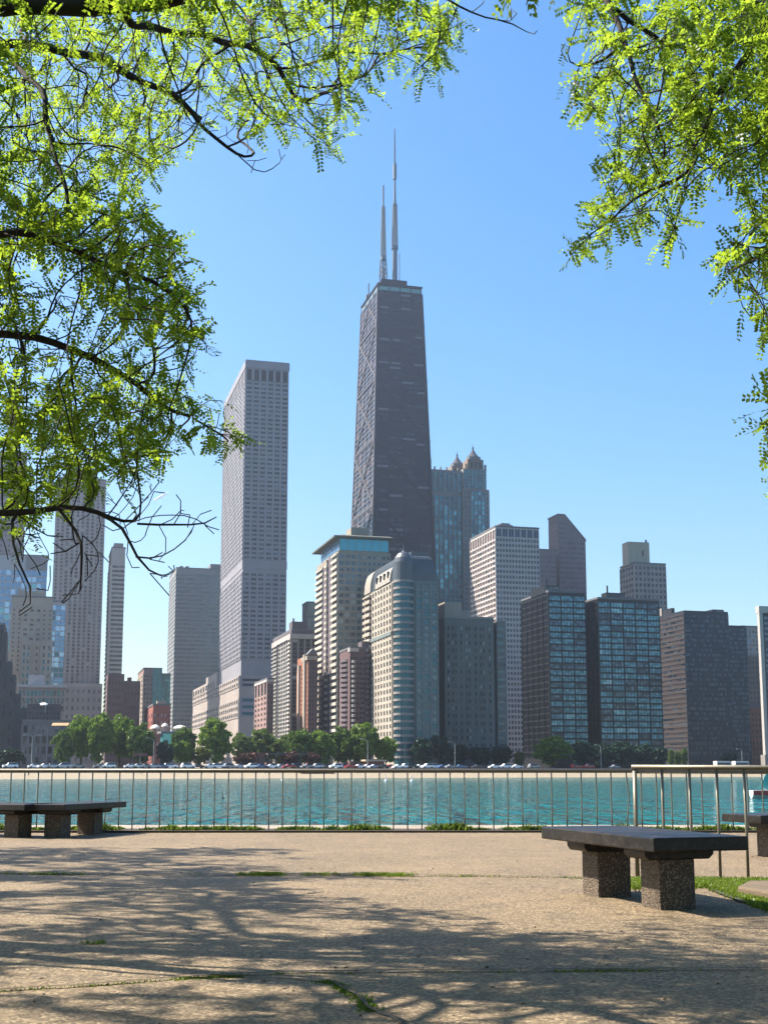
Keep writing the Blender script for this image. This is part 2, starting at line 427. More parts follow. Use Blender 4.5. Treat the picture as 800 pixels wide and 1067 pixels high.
b.box((Wd * .28, -7, 0), (Wd * 1.02, -.6, b.z(668)), 0)
b.facade('F', Wd * .3, Wd * .5, 3, b.z(672), 2, 17, .5, .6, [G_MID, G_TEAL2], v0=-7, proud=.5); b.facade('F', Wd * .6, Wd * .7, 3, b.z(672), 1, 17, .4, .5, [G_BRONZE], v0=-7, proud=.5); b.facade('F', Wd * .76, Wd, 3, b.z(672), 2, 17, .5, .6, [G_MID, G_TEAL2], v0=-7, proud=.5)
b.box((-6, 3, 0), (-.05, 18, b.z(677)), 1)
b.done()
# --- slim blue glass tower between
b = Bld('glass_office_tower', 'slim bright blue glass tower wedged beside the granite tower', 'office tower', 54, 627, 760, xr=69, L=20, wallm=[W_BLF])
b.core(); b.facade('F', 0, b.W, 4, b.H - 2, 3, 30, .88, .82, [G_SKY, G_SKY2, G_TEAL2], proud=.2, weights=[5, 4, 2]); b.done()
# --- low pale blocks
W_PALE = wall('pale_render', (.5, .5, .52), .06)
b = Bld('low_building', 'low pale grey block with green glass below a flat white roof', 'building', 20, 713, 640, xr=68, L=20, wallm=[W_PALE, W_LIME2])
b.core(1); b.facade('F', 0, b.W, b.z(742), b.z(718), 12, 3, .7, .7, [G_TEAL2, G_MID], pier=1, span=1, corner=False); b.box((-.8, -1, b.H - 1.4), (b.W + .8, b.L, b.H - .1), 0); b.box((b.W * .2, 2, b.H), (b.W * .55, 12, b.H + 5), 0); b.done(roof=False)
# --- dark stepped tower far left
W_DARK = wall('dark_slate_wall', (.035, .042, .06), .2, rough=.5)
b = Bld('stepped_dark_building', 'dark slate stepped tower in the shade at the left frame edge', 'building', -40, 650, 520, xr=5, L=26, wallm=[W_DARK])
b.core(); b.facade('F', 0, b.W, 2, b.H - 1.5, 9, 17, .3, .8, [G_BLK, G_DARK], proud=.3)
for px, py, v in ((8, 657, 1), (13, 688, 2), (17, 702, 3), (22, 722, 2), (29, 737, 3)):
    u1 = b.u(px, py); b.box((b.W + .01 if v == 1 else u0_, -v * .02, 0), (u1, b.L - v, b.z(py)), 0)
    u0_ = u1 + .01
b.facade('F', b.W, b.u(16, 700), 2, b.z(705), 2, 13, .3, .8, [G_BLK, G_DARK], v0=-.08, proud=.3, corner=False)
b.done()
# --- dark low office with gridded windows
W_CHAR = wall('charcoal_brick', (.09, .085, .1), .2); W_CONCD = wall('shaded_concrete', (.17, .17, .19))
b = Bld('low_office_building', 'dark brick office block with concrete grid base, behind the twin lamp', 'building', 24, 752, 500, xr=76, L=20, wallm=[W_CONCD, W_CHAR])
b.core(0); b.facade('F', 0, b.W, 1, b.H - .8, 8, 4, .62, .66, [G_DARK, G_MID, G_BLK], proud=.4)
b.box((b.u(29, 735), 1.5, b.H), (b.u(64, 735), 15, b.z(733)), 1); b.facade('F', b.u(30, 735), b.u(63, 735), b.H + .4, b.z(735), 9, 3, .4, .5, [G_BLK, G_DARK], v0=1.5, pier=1, span=1, corner=False)
b.done()
M_TENT = plain('white_canvas', (.85, .84, .8), .7)
def dome_tent(px, py, Y, wpx, hpx, label):
    c = atY(px, py, Y); sc = Y / F
    t = thing('tent', label, 'tent', c)
    g = MB(); r = wpx / 2 * sc; h = hpx * sc
    g.lathe([(r, 0), (r * .9, h * .3), (r * .62, h * .66), (r * .3, h * .9), (.05, h)], 14); g.build('roof', M_TENT, t, smooth=True)
    g = MB()
    zb = c.z - BZ
    for k in range(6):
        w_ = k * math.pi / 3; g.tube([(r * .95 * math.cos(w_), r * .95 * math.sin(w_), -min(zb, 3)), (r * .95 * math.cos(w_), r * .95 * math.sin(w_), .02)], .08, 6)
    g.build('post', M_TENT, t)
    return t
dome_tent(46, 735, 505, 12, 3, 'low white canopy on the roof of the dark brick office')
# orange canopy
M_ORG = plain('orange_canvas', (.5, .3, .13), .7)
c = atY(64, 754, 492); t = thing('awning', 'orange canopy glowing in the sun beside the dark office', 'awning', c)
g = MB(); g.prism([(-3.2, -2, -1), (3.2, -2, -1), (3.2, 0, .1), (-3.2, 0, .1)], (0, 0, .2)); g.build('canopy', M_ORG, t)
g = MB(); g.box((-4.8, -1.8, -c.z + BZ), (-4.6, -1.6, -1)); g.box((4.6, -1.8, -c.z + BZ), (4.8, -1.6, -1)); g.build('post', M_PENT, t)
# --- brown brick
W_BRN = wall('brown_brick', (.17, .105, .105), .2)
b = Bld('brick_building', 'dark purple brown brick block below the white banded tower', 'building', 113, 702, 650, xr=147, L=20, wallm=[W_BRN])
b.core(u1=b.u(130, 702)); b.core(u0=b.u(130, 702) + .01, z1=b.z(709), v0=.5)
b.facade('F', 0, b.u(130, 702), 2, b.H - 3, 5, 12, .3, .4, [G_DARK, G_BLK], proud=.25); b.facade('F', b.u(130, 702), b.W, 2, b.z(712), 5, 12, .3, .4, [G_DARK, G_BLK], v0=.5, proud=.25, corner=False)
b.box((b.u(134), 3, b.z(709)), (b.u(138), 8, b.z(705)), 0)
b.done(roof=False)
# --- pink and green tower
W_PINK = wall('pink_precast', (.36, .24, .22)); W_GRN = wall('green_tinted_wall', (.13, .3, .28))
b = Bld('apartment_tower', 'pink and pale green striped apartment block in the gap of sky', 'apartment tower', 150, 697, 820, xr=169, xl=144, wallm=[W_PINK, W_GRN, W_LIME])
b.core(); b.facade('F', 0, b.W * .5, 3, b.H - 3, 3, 20, .5, .5, [G_MID, G_DARK]); b.box((b.W * .52, -.8, 0), (b.W + .1, 3, b.H + .8), 1); b.facade('F', b.W * .52, b.W, 3, b.H - 2, 3, 20, .5, .5, [G_TEAL, G_TEAL2], v0=-.8, pier=1, span=1)
b.facade('L', 0, b.L, 3, b.H - 3, 3, 20, .4, .5, [G_MID], pier=2, span=2)
b.done()
b = Bld('apartment_tower', 'pale green block right of the pink striped apartment block', 'apartment tower', 169.5, 703, 830, xr=178, L=14, wallm=[W_GRN]); b.core(); b.facade('F', 0, b.W, 3, b.H - 2, 3, 18, .5, .5, [G_TEAL2, G_TEAL3]); b.done()
W_RED = wall('red_brick', (.33, .12, .1), .18)
b = Bld('brick_building', 'low red brick building left of the grey slab tower', 'building', 160, 735, 620, xr=178, xl=151, wallm=[W_RED, W_LIME]); b.core(); b.facade('F', 0, b.W, 3, b.H - 3, 5, 7, .35, .45, [G_DARK, G_LIGHT], proud=.2); b.facade('L', 0, b.L, 3, b.H - 3, 4, 7, .35, .45, [G_DARK], proud=.2); b.box((2, 2, b.H), (b.W - 2, 8, b.H + 2.4), 1); b.done()
# --- grey glass slab (left of the marble tower)
W_GSL = wall('grey_aluminium', (.3, .31, .32), .05); G_GSL = glass('glass_greygreen', (.07, .11, .13), .15, .3); G_GSL2 = glass('glass_greygreen2', (.1, .15, .17), .15, .3)
b = Bld('office_tower', 'broad grey glass slab tower behind the marble podium', 'office tower', 184, 592, 1060, xr=233, xl=177, wallm=[W_GSL, M_PENT])
b.core(); b.facade('F', 0, b.W, 4, b.H - 4, 22, 46, .86, .62, [G_GSL, G_GSL2, G_MID], proud=.3, weights=[6, 5, 1]); b.facade('L', 0, b.L, 4, b.H - 4, 6, 46, .7, .5, [G_GSL2], proud=.3)
b.box((b.u(220, 590), 4, b.H), (b.W - .5, b.L - 3, b.H + 5.5), 1); b.box((3, 3, b.H), (6, 7, b.H + 2.5), 1); b.box((8, 3, b.H), (11, 7, b.H + 2.5), 1)
b.done()
# --- marble tower with podium
W_MAR = wall('grey_marble', (.33, .33, .37), .08); W_MARL = wall('marble_light', (.46, .40, .37), .08)
b = Bld('skyscraper', 'tall pale marble tower with a grid of dark windows and podium, left of centre', 'skyscraper', 256.5, 376, 790, xr=301, xl=234, wallm=[W_MAR, W_MARL])
b.core(); H = b.H; Wd = b.W
G1 = [G_DARK, G_MID, G_BLK]
zc = b.z(396); 
b.facade('F', 0, Wd, zc, b.z(384), 6, 1, .68, .95, [G_BLK], proud=.5, spr=.4)
z_m = b.z(583)
def wtp(z0, z1):
    n = round((z1 - z0) / 2.95)
    b.facade('F', 0, Wd, z0, z1, 6, n, .68, .5, G1, proud=.55, spr=.3, weights=[4, 3, 2], mull=1)
    b.facade('L', 0, b.L, z0, z1, 16, n, .62, .5, G1, proud=.5, spr=.3, weights=[4, 4, 1])
wtp(z_m, zc - .6); wtp(b.z(687), b.z(596))
b.box((-.3, -.3, z_m - 5.5), (Wd + .3, b.L + .3, z_m - .1), 0)
b.box((-.5, -.5, b.z(383)), (Wd + .5, b.L + .5, H), 0)
b.facade('L', 0, b.L, b.z(396), b.z(385), 16, 1, .5, .9, [G_BRONZE], proud=.4)
# podium
Lp = b.L * 1.0
def vsol(px, py):
    z = (atY(400, py, b.C.y).z - CH) * sT; k = (px - 400) / F
    return (k * (b.C.y * cT + z) - b.C.x) / (vA.x - k * vA.y * cT)
def Pz(py): return b.z(py)
V1 = vsol(228, 708); V2 = vsol(216, 718); V3 = vsol(203, 735)
k = 1.08
b.box((-.9, b.L + .01, 0), (Wd + 12, V1, b.z(700) * 1.12), 1)
b.box((-1.2, -.9, 0), (Wd + 14, V1 + .2, b.z(704)), 1)
b.box((-1.2, V1 + .21, 0), (Wd + 10, V2, b.z(704) * 1.17), 1); b.box((-1.2, V2 + .01, 0), (Wd + 10, V3 + 4, b.z(704) * 1.10), 1)
zp = b.z(704)
for (z0, z1, n) in ((b.z(716), b.z(704.5), 2), (b.z(748), b.z(728), 3)):
    b.facade('L', 0, V3 + 3, z0, z1, 26, n, .62, .55, [G_BLK, G_DARK], u0=-1.2, proud=.4, pier=1, span=1)
b.facade('L', V2 * .72, V3 + 2, b.z(709) * 1.05, b.z(702) * 1.05, 8, 1, .6, .8, [G_BLK], u0=-1.2, proud=.5, pier=1, span=1)
b.facade('F', 0, Wd + 10, b.z(716), b.z(706), 3, 2, .86, .45, [G_BLK], v0=-.9, proud=.4); b.facade('F', 0, Wd + 10, b.z(747), b.z(726), 3, 3, .86, .45, [G_BLK, G_TEAL2], v0=-.9, proud=.4)
b.roofm = W_MAR; b.done()
# --- distant ribbed beige tower right of marble
W_SAND = wall('sand_stone', (.42, .39, .32))
b = Bld('apartment_tower', 'distant pale stone tower peeping right of the marble tower', 'apartment tower', 320, 628, 850, xr=338, xl=315, wallm=[W_SAND]); b.core(); b.facade('F', 0, b.W, 4, b.H - 8, 5, 40, .45, .55, [G_MID, G_LIGHT], proud=.4); b.facade('L', 0, b.L, 4, b.H - 12, 3, 38, .4, .5, [G_MID], proud=.3); b.box((1, -.7, b.H - 8), (b.W, 4, b.H - .1)); b.done()
# --- brown-grey cornice slab with balconies
W_TAUP = wall('taupe_concrete', (.34, .31, .29)); W_PLUM = wall('plum_panel', (.16, .13, .15))
b = Bld('apartment_tower', 'taupe apartment slab with pale cornice and balcony column, right of marble tower', 'apartment tower', 304, 657, 620, xr=331, xl=285, wallm=[W_TAUP, W_PLUM, W_WHT])
b.core(1); H = b.H
b.facade('L', b.L * .12, b.L * .66, 3, H - 4, 4, 30, .78, .6, [G_GSL, G_GSL2], pier=0, span=0, proud=.4)
b.bands('L', .2, b.L * .12, 3, H - 4, 30, .55, [G_DARK], m=2, proud=1.0)
b.bands('L', b.L * .7, b.L, 3, H - 4, 30, .6, [G_DARK], m=0, proud=1.1)
b.facade('F', 0, b.W, 3, H - 4, 4, 30, .72, .68, [G_BRONZE, G_DARK, G_LIGHT], pier=0, span=1, proud=.5, weights=[4, 4, 1])
b.box((-.9, -.9, H - 4), (b.W + .3, b.L + .4, H - 1.6), 2); b.box((-.2, -.2, H - 1.6), (b.W, b.L, H), 1)
b.box((b.u(306, 655), 4, H), (b.u(322, 655), 12, H + 5), 1); b.box((b.u(307, 655), 4.5, H + 5), (b.u(308.5, 655), 6, H + 6.6), 1)
b.done()
# --- pink brick mid building
b = Bld('brick_building', 'pink brick block with white cornice in front of the marble podium', 'building', 279, 708, 580, xr=285, xl=266, wallm=[W_PINK, W_WHT, W_BRN])
b.core(); b.facade('L', 0, b.L, 2, b.H - 7, 4, 13, .5, .5, [G_BRONZE, G_DARK], proud=.3); b.facade('L', 0, b.L, b.H - 7, b.H - 1, 4, 1, .6, .9, [G_DARK], proud=.3); b.box((-.5, -.3, b.H - 1), (b.W + .3, b.L + .3, b.H), 1); b.facade('F', 0, b.W, 2, b.H - 2, 2, 15, .4, .5, [G_DARK], pier=2, span=2); b.done()
# --- orange striped building
W_ORB = wall('orange_brick', (.36, .15, .09), .15)
b = Bld('brick_building', 'narrow orange brick building with cream vertical strips', 'building', 322, 682, 570, xr=331, xl=310, wallm=[W_ORB, W_LIME, W_BRN])
b.core(); L_ = b.L; H = b.H
b.facade('L', 0, L_ * .45, 2, H - 3, 3, 22, .4, .5, [G_DARK, G_BRONZE], proud=.3); b.box((-1.2, L_ * .16, 0), (.2, L_ * .30, H + .4), 1); b.box((-1.2, L_ * .66, 0), (.2, L_ * .78, H - 3.5), 1); b.facade('L', L_ * .45, L_, 2, H - 5, 3, 22, .4, .5, [G_DARK, G_BRONZE], proud=.3)
b.facade('F', 0, b.W, 2, H - 3, 3, 22, .4, .5, [G_DARK], pier=2, span=2)
b.box((-1, -.4, H - 2.4), (b.W, L_ * .5, H - .6), 1); b.roof.prism([(-.8, -.4, H), (b.W * .5, -.4, H + 3), (b.W, -.4, H)], (0, 7, 0)); b.done(roof=False)
# --- beige apartment tower with overhanging roof
W_TAN = wall('tan_concrete', (.36, .32, .26)); W_TANL = wall('cream_slab', (.6, .55, .46)); W_EAVE = wall('olive_roof', (.14, .14, .11)); G_AQ = glass('glass_aqua', (.05, .26, .31), .08, .5); G_AQ2 = glass('glass_sky_band', (.2, .42, .66), .08, .6)
b = Bld('apartment_tower', 'tan apartment tower with aqua glass band beneath its overhanging roof', 'apartment tower', 352.5, 574, 560, xr=407, xl=330, wallm=[W_TAN, W_TANL, W_EAVE, W_PLUM])
b.core(0); H = b.H; L_ = b.L; Wd = b.W
n = 31
b.bands('L', 0, L_ * .26, 5, H - 1, n, .55, [G_MID, G_GSL], m=1, proud=.9, nx=2)
b.box((-.15, L_ * .30, 4), (.1, L_ * .42, H - .2), 3)
b.bands('L', L_ * .42, L_ * .5, 5, H - 1, n, .6, [G_BLK], m=1, proud=1.3)
b.box((-.15, L_ * .5, 4), (.1, L_ * .66, H - 3), 3)
b.bands('L', L_ * .66, L_, 5, H - 3, n, .55, [G_MID, G_DARK], m=1, proud=.8, nx=2)
b.facade('F', 0, Wd * .45, 5, H - 1, 4, n, .74, .6, [G_GSL, G_MID, G_GSL2, G_LIGHT], proud=.3, weights=[4, 3, 3, 1]); b.facade('F', Wd * .45, Wd, 5, H - 1, 6, n, .6, .5, [G_GSL, G_MID, G_LIGHT], proud=.35, corner=False, weights=[4, 4, 1])
ht = b.z(560) - H
b.box((.8, .8, H), (Wd - .8, L_ * .85, H + ht), 0)
b.facade('F', .8, Wd - .8, H + .5, H + ht - .1, 6, 1, .95, .95, [G_AQ], v0=.8, proud=.15); b.facade('L', .4, L_ * .85 - .8, H + .5, H + ht - .1, 5, 1, .95, .95, [G_AQ2], u0=.8, v0=.8, proud=.15)
b.box((-2.2, -1.6, H + ht), (Wd + .8, L_ * 1.02, H + ht + .7), 2)
b.roof.hexa([(-2.2, -1.6, H + ht + .7), (Wd + .8, -1.6, H + ht + .7), (Wd + .3, 3, H + ht + 2), (3, 3, H + ht + 2), (-2.2, L_, H + ht + .7), (Wd + .8, L_, H + ht + .7), (Wd + .3, L_ - 4, H + ht + 2), (3, L_ - 4, H + ht + 2)])
b.box((Wd * .28, 4, H + ht + 1), (Wd * .62, 14, H + ht + 5.8), 0)
b.roofm = W_EAVE; b.done(roof=False)
# --- dark red balcony building
b = Bld('apartment_block', 'dark red brick block with rows of rounded balconies between tan and cream towers', 'apartment block', 365, 676, 540, xr=386, xl=354, wallm=[W_BRN, W_PLUM, W_WHT])
b.core(0); H = b.H; n = 21
def balc(b, face, a0, a1, z0, z1, n, r, m, u0=0, v0=0):
    for j in range(n):
        z = z0 + (z1 - z0) * j / n; pts = []
        for k in range(7):
            w_ = math.pi * k / 6; a = (a0 + a1) / 2 + (a1 - a0) / 2 * math.cos(w_); d = r * math.sin(w_)
            pts.append(b.P(face, u0, v0)(a, z, d + .01))
        b.wall.prism(pts, (0, 0, 1.15), m)
balc(b, 'L', b.L * .2, b.L * .8, 3, H - 3, n, 1.6, 1); balc(b, 'F', b.W * .05, b.W * .25, 3, H - 4, n, 1.3, 2); balc(b, 'F', b.W * .5, b.W * .68, 3, H - 4, n, 1.3, 1); balc(b, 'F', b.W * .75, b.W * .98, 3, H + 1, n + 1, 1.3, 1)
b.facade('F', 0, b.W, 3, H - 3, 7, n, .5, .6, [G_DARK, G_BLK], proud=.25)
b.box((b.W * .6, 1, H), (b.W, 8, H + 3.5), 1); b.box((b.W * .58, .2, H - .4), (b.W + .1, 1, H + .4), 2); b.box((-.4, -.4, H - 1.2), (b.W * .4, 3, H + .3), 2)
b.done()
# --- cream mansard tower with round corner bay
W_CRM = wall('cream_stone', (.47, .42, .35)); W_SLATE = wall('slate_metal', (.06, .075, .09), .15, rough=.38, spec=.6); W_GRNW = wall('grey_green_wall', (.19, .23, .23)); W_DORM = wall('sunlit_grey_metal', (.5, .46, .4), .05, rough=.4)
b = Bld('mansard_apartment_tower', 'cream apartment tower with slate mansard roof and round glass corner bay', 'apartment tower', 413, 604, 505, xr=456, xl=380, wallm=[W_CRM, W_GRNW, W_SLATE])
b.core(1); H = b.H; L_ = b.L; Wd = b.W; n = 25
P = b.P('L')
b.box((-.02, 0, 0), (0.1, L_, H), 0)
b.facade('L', L_ * .10, L_ * .72, 4, H - .5, 7, n, .5, .62, [G_BRONZE, G_DARK, G_MID], pier=0, span=0, proud=.6, weights=[4, 3, 1])
b.bands('L', L_ * .75, L_ * .98, 4, H - 1, n, .5, [G_DARK], m=0, proud=1.4)
b.facade('F', Wd * .45, Wd, 4, H - 1, 3, n, .6, .62, [G_TEAL2, G_GSL, G_GSL2], pier=1, span=1, proud=.5, corner=False)
zb = b.z(660)
b.box((-.9, L_ * .1, zb), (.1, L_ * .74, zb + 1.4), 1)
# round bay
cx, cy, rr = 3.4, 1.6, 4.0
bay = MB(); bay.lathe([(rr - .25, 0), (rr - .25, H)], 20, 0, (cx, cy))
for j in range(n + 1):
    z = 4 + (H - 5) * j / n; bay.lathe([(rr - .3, z), (rr + .15, z + .02), (rr + .15, z + .95), (rr - .3, z + .97)], 20, 1, (cx, cy))
for k in range(20):
    w_ = 2 * math.pi * k / 20; x, y = cx + rr * math.cos(w_), cy + rr * math.sin(w_); bay.box((x - .1, y - .1, 2), (x + .1, y + .1, H - .5), 2)
bay.build('corner_bay', [G_TEAL2, W_TAUP, W_SLATE], b.o)
# mansard
ht = (b.z(574) - H)
def loft(mb, u0, v0, u1, v1, z0, h, inset, m=0, steps=6):
    prev = None
    for k in range(steps + 1):
        t = k / steps; i = inset * (1 - math.cos(t * math.pi / 2)); z = z0 + h * math.sin(t * math.pi / 2)
        r_ = [(u0 + i, v0 + i, z), (u1 - i, v0 + i, z), (u1 - i, v1 - i, z), (u0 + i, v1 - i, z)]
        if prev:
            for q in range(4): mb.poly([prev[q], prev[(q + 1) % 4], r_[(q + 1) % 4], r_[q]], m)
        prev = r_
    mb.poly(prev, m)
loft(b.roof, .2, .2, Wd - .1, L_ - .2, H, ht * .9, 3.0)
b.roof.box((Wd * .45, 6, H + ht * .85), (Wd * .9, 14, H + ht * 1.1))
b.roof.lathe([(rr + .1, H), (rr + .1, H + ht * .62), (rr * .92, H + ht * .78), (rr * .6, H + ht * .93), (rr * .2, H + ht * 1.0), (.3, H + ht * 1.05), (.1, H + ht * 1.3)], 20, 0, (cx, cy))
b.roofm = W_SLATE; b.done(roof=False)
# barrel dormers on the sunny side, their pale colour painting sun on grey metal
for (f0, f1, hh) in ((.16, .62, .62), (.78, .98, .8)):
    g = MB(); prof = []
    for k in range(8):
        w_ = k / 7 * math.pi / 2; prof.append((3.0 * (1 - math.cos(w_)) - .5, H + .4 + ht * hh * math.sin(w_)))
    prof = [(p[0], p[1]) for p in prof] + [(3.2, H + .4)]
    g.prism([(p[0], L_ * f0, p[1]) for p in prof], (0, L_ * (f1 - f0), 0)); dm = g.build('dormer', W_DORM, b.o)
    if f0 < .5:
        for k in range(4):
            g = MB(); c0 = L_ * (f0 + (f1 - f0) * (k + .5) / 4); g.box((-.75, c0 - .5, H + ht * .2), (.3, c0 + .5, H + ht * .42)); g.build('window', G_BLK, dm)
# --- grey brick hotel-like slab
W_GBR = wall('grey_brick', (.19, .2, .19), .12); W_GBRD = wall('grey_brick_warm', (.16, .13, .12))
b = Bld('grey_brick_building', 'wide grey brick block with small punched windows, right of the mansard tower', 'building', 463, 642, 530, xr=527, xl=457, wallm=[W_GBR, W_GBRD, W_LIME, W_TAUP])
H = b.H; u1 = b.u(514, 650); u2 = b.u(517.5, 650)
b.core(0, u1=u1); b.box((u1, 4, 0), (u2, b.L, H - 2), 1); b.box((u2 + .01, .6, 0), (b.W, b.L, H - 1.2), 0)
b.box((-.05, .1, 0), (0, b.L, H - .3), 1)
for cells in ((0.04, .10), (.14, .185), (.20, .245), (.31, .36), (.42, .465), (.48, .525), (.60, .65), (.71, .755), (.77, .815), (.89, .94)):
    b.facade('F', u1 * cells[0], u1 * cells[1], 5, H - 3.5, 1, 18, .55, .5, [G_BLK, G_DARK, G_BLK, G_LIGHT], weights=[5, 3, 2, 1.5], proud=.16, corner=False)
b.facade('F', u2, b.W, 5, H - 3, 1, 18, .8, .4, [G_MID, G_GSL], v0=.6, proud=.2, corner=False)
b.box((u2 - 3.6, 3, 0), (u2, 4.2, H - 22), 0)
b.box((1, 3, H), (b.u(483, 635), 16, b.z(626)), 2); b.box((b.u(483, 635) + .2, 5, H), (b.u(494, 635), 15, b.z(634)), 3)
b.box((-.3, -.3, H - .8), (u1 + .1, b.L, H + .15), 3)
b.done(roof=False)
# --- teal tower with twin turrets
W_TST = wall('grey_green_stone', (.27, .28, .28)); W_TSTB = wall('warm_stone', (.25, .255, .26)); W_COP = wall('turret_stone', (.27, .2, .15)); W_CONE = wall('dark_slate_cone', (.07, .075, .1))
b = Bld('postmodern_skyscraper', 'teal glass and stone skyscraper with two cone topped turrets', 'skyscraper', 438, 488, 950, xr=508, L=36, wallm=[W_TST, W_TSTB, W_COP])
H = b.H; ua = b.u(481.5, 560); ub = b.W
b.core(0, u1=ua, z1=H)
z5 = b.z(515)
b.facade('F', 0, ua, b.z(510), H - 2, 9, 7, .62, .8, [G_TEAL, G_TEAL2], proud=.8, spr=.25, corner=False)
b.facade('F', 0, ua, 10, z5, 9, 52, .76, .8, [G_TEAL, G_TEAL2, G_TEAL3], proud=.8, spr=.2, corner=False, weights=[5, 3, 2])
for k in range(7): b.box((ua * (k + .3) / 7, -.5, H), (ua * (k + .5) / 7, 1, H + 2.2), 0)
b.box((b.u(446.5, 487), -.6, H), (b.u(449, 487), 3, H + 8), 0)
vb = -2.6
b.box((ua + .01, vb, 0), (ub, 30, b.z(507)), 1)
um = ua + (ub - ua) * .3; un = ub - 3.5
b.facade('F', um, un, 10, b.z(509), 4, 54, .76, .8, [G_TEAL, G_TEAL2, G_TEAL3], v0=vb, proud=.4, spr=.2, corner=False, pier=0, span=0)
b.facade('F', ua, um, 10, b.z(509), 2, 54, .4, .5, [G_TEAL2, G_MID], v0=vb, proud=.4, pier=1, span=1); b.facade('F', un, ub, 10, b.z(509), 1, 54, .4, .5, [G_TEAL2], v0=vb, proud=.4, corner=False, pier=1, span=1)
b.box((ua + .5, vb + .5, b.z(507)), (ub - 2, 28, b.z(486)), 0)
b.facade('F', ua + 1, ub - 2.2, b.z(506), b.z(487), 6, 6, .66, .8, [G_TEAL, G_TEAL2], v0=vb + .5, proud=.5, spr=.2)
zt = b.z(486)
for (xx, dep, ztop, zc_) in ((b.u(494.5, 475), vb + 1, b.z(472), b.z(457)), (b.u(486, 475), vb + 20, b.z(474), b.z(459))):
    w_ = 6.4
    b.box((xx - w_, dep, zt), (xx + w_, dep + 12, ztop - 2.5), 2)
    b.facade('F', xx - w_ * .8, xx + w_ * .8, zt + 1, ztop - 5, 3, 1, .55, .9, [G_BRONZE], v0=dep, proud=.5, pier=2, span=2, corner=False)
    b.box((xx - w_ * .72, dep + 1.5, ztop - 2.5), (xx + w_ * .72, dep + 10.5, ztop), 1)
    b.roof.lathe([(w_ * .8, ztop), (w_ * .42, ztop + 3.0), (w_ * .2, ztop + 5.2), (.5, ztop + 7), (.9, ztop + 8), (.2, ztop + 9), (.12, zc_)], 12, 0, (xx, dep + 6))
for dx in (-8.5, 7.2):
    b.box((b.u(494.5, 475) + dx, vb + .4, zt - 1), (b.u(494.5, 475) + dx + 1.4, vb + 2, zt + 4), 2)
b.roofm = W_CONE; b.done(roof=False)
# --- white gridded tower
W_GRW = wall('white_grid_concrete', (.55, .52, .5), .07); G_NAVY = glass('glass_navy', (.015, .03, .07), .12, .3); G_BRN = glass('glass_brownish', (.13, .08, .07), .25)
b = Bld('gridded_office_tower', 'white gridded tower with dark blue windows, right of the teal skyscraper', 'office tower', 516, 549, 730, xr=561, xl=490, wallm=[W_GRW, M_PENT])
b.core(); H = b.H
b.facade('F', 0, b.W, 3, H - 6, 14, 42, .62, .58, [G_NAVY, G_DARK, G_MID], proud=.35, weights=[5, 3, 2]); b.facade('F', 0, b.W, H - 6, H - .5, 7, 1, .8, .85, [G_NAVY], proud=.35, mull=1)
b.facade('L', 0, b.L, 3, H - 7.5, 10, 42, .86, .62, [G_BRN, G_BRONZE], proud=.5, weights=[3, 1]); b.facade('L', 0, b.L, H - 7.5, H - 1.2, 10, 1, .75, .85, [G_BRN], proud=.5)
b.box((b.W * .12, 4, H), (b.W * .45, 14, H + 2.5), 1); b.box((b.W * .2, 5, H + 2.5), (b.W * .4, 11, H + 3.6), 1)
b.done()
# --- brown slant-topped tower
W_MAU = wall('mauve_granite', (.25, .2, .21)); W_MAUL = wall('mauve_granite_warm', (.36, .27, .25))
b = Bld('slant_topped_tower', 'mauve granite tower with sloping chamfered top', 'skyscraper', 581, 537, 860, xr=609, xl=571, wallm=[W_MAU, W_MAUL])
H = b.H; us = b.u(588, 540); zr = b.z(563)
b.core(0, z1=zr)
b.wall.prism([(0, 0, zr), (b.W, 0, zr), (us, 0, H), (0, 0, H)], (0, b.L, 0), 0)
n = int((zr - 4) / 3.4)
b.facade('F', .5, b.W - .5, 4, zr, 9, n, .45, .42, [G_DARK, G_MID], proud=.3); b.facade('F', .5, us, zr + .3, H - 4, 3, 4, .45, .42, [G_DARK], proud=.3)
b.facade('L', .5, b.L - .5, 4, H - 5, 4, n + 4, .3, .4, [G_BRONZE], pier=1, span=1, proud=.3)
b.roof.prism([(us - .3, -.4, H + .2), (b.W + .4, -.4, zr + .2), (b.W + .4, -.4, zr + 1.4), (us, -.4, H + 1.2), (-.4, -.4, H + 1.2), (-.4, -.4, H + .2)], (0, b.L + .8, 0))
b.roofm = W_MAU; b.done(roof=False)
b = Bld('mauve_wing', 'lower mauve wing left of the slant topped tower', 'building', 560, 573, 845, xr=579, L=20, wallm=[W_MAU]); b.core(); b.facade('F', 0, b.W, 4, b.H - 3, 7, 42, .42, .4, [G_DARK, G_MID], proud=.3); b.done()
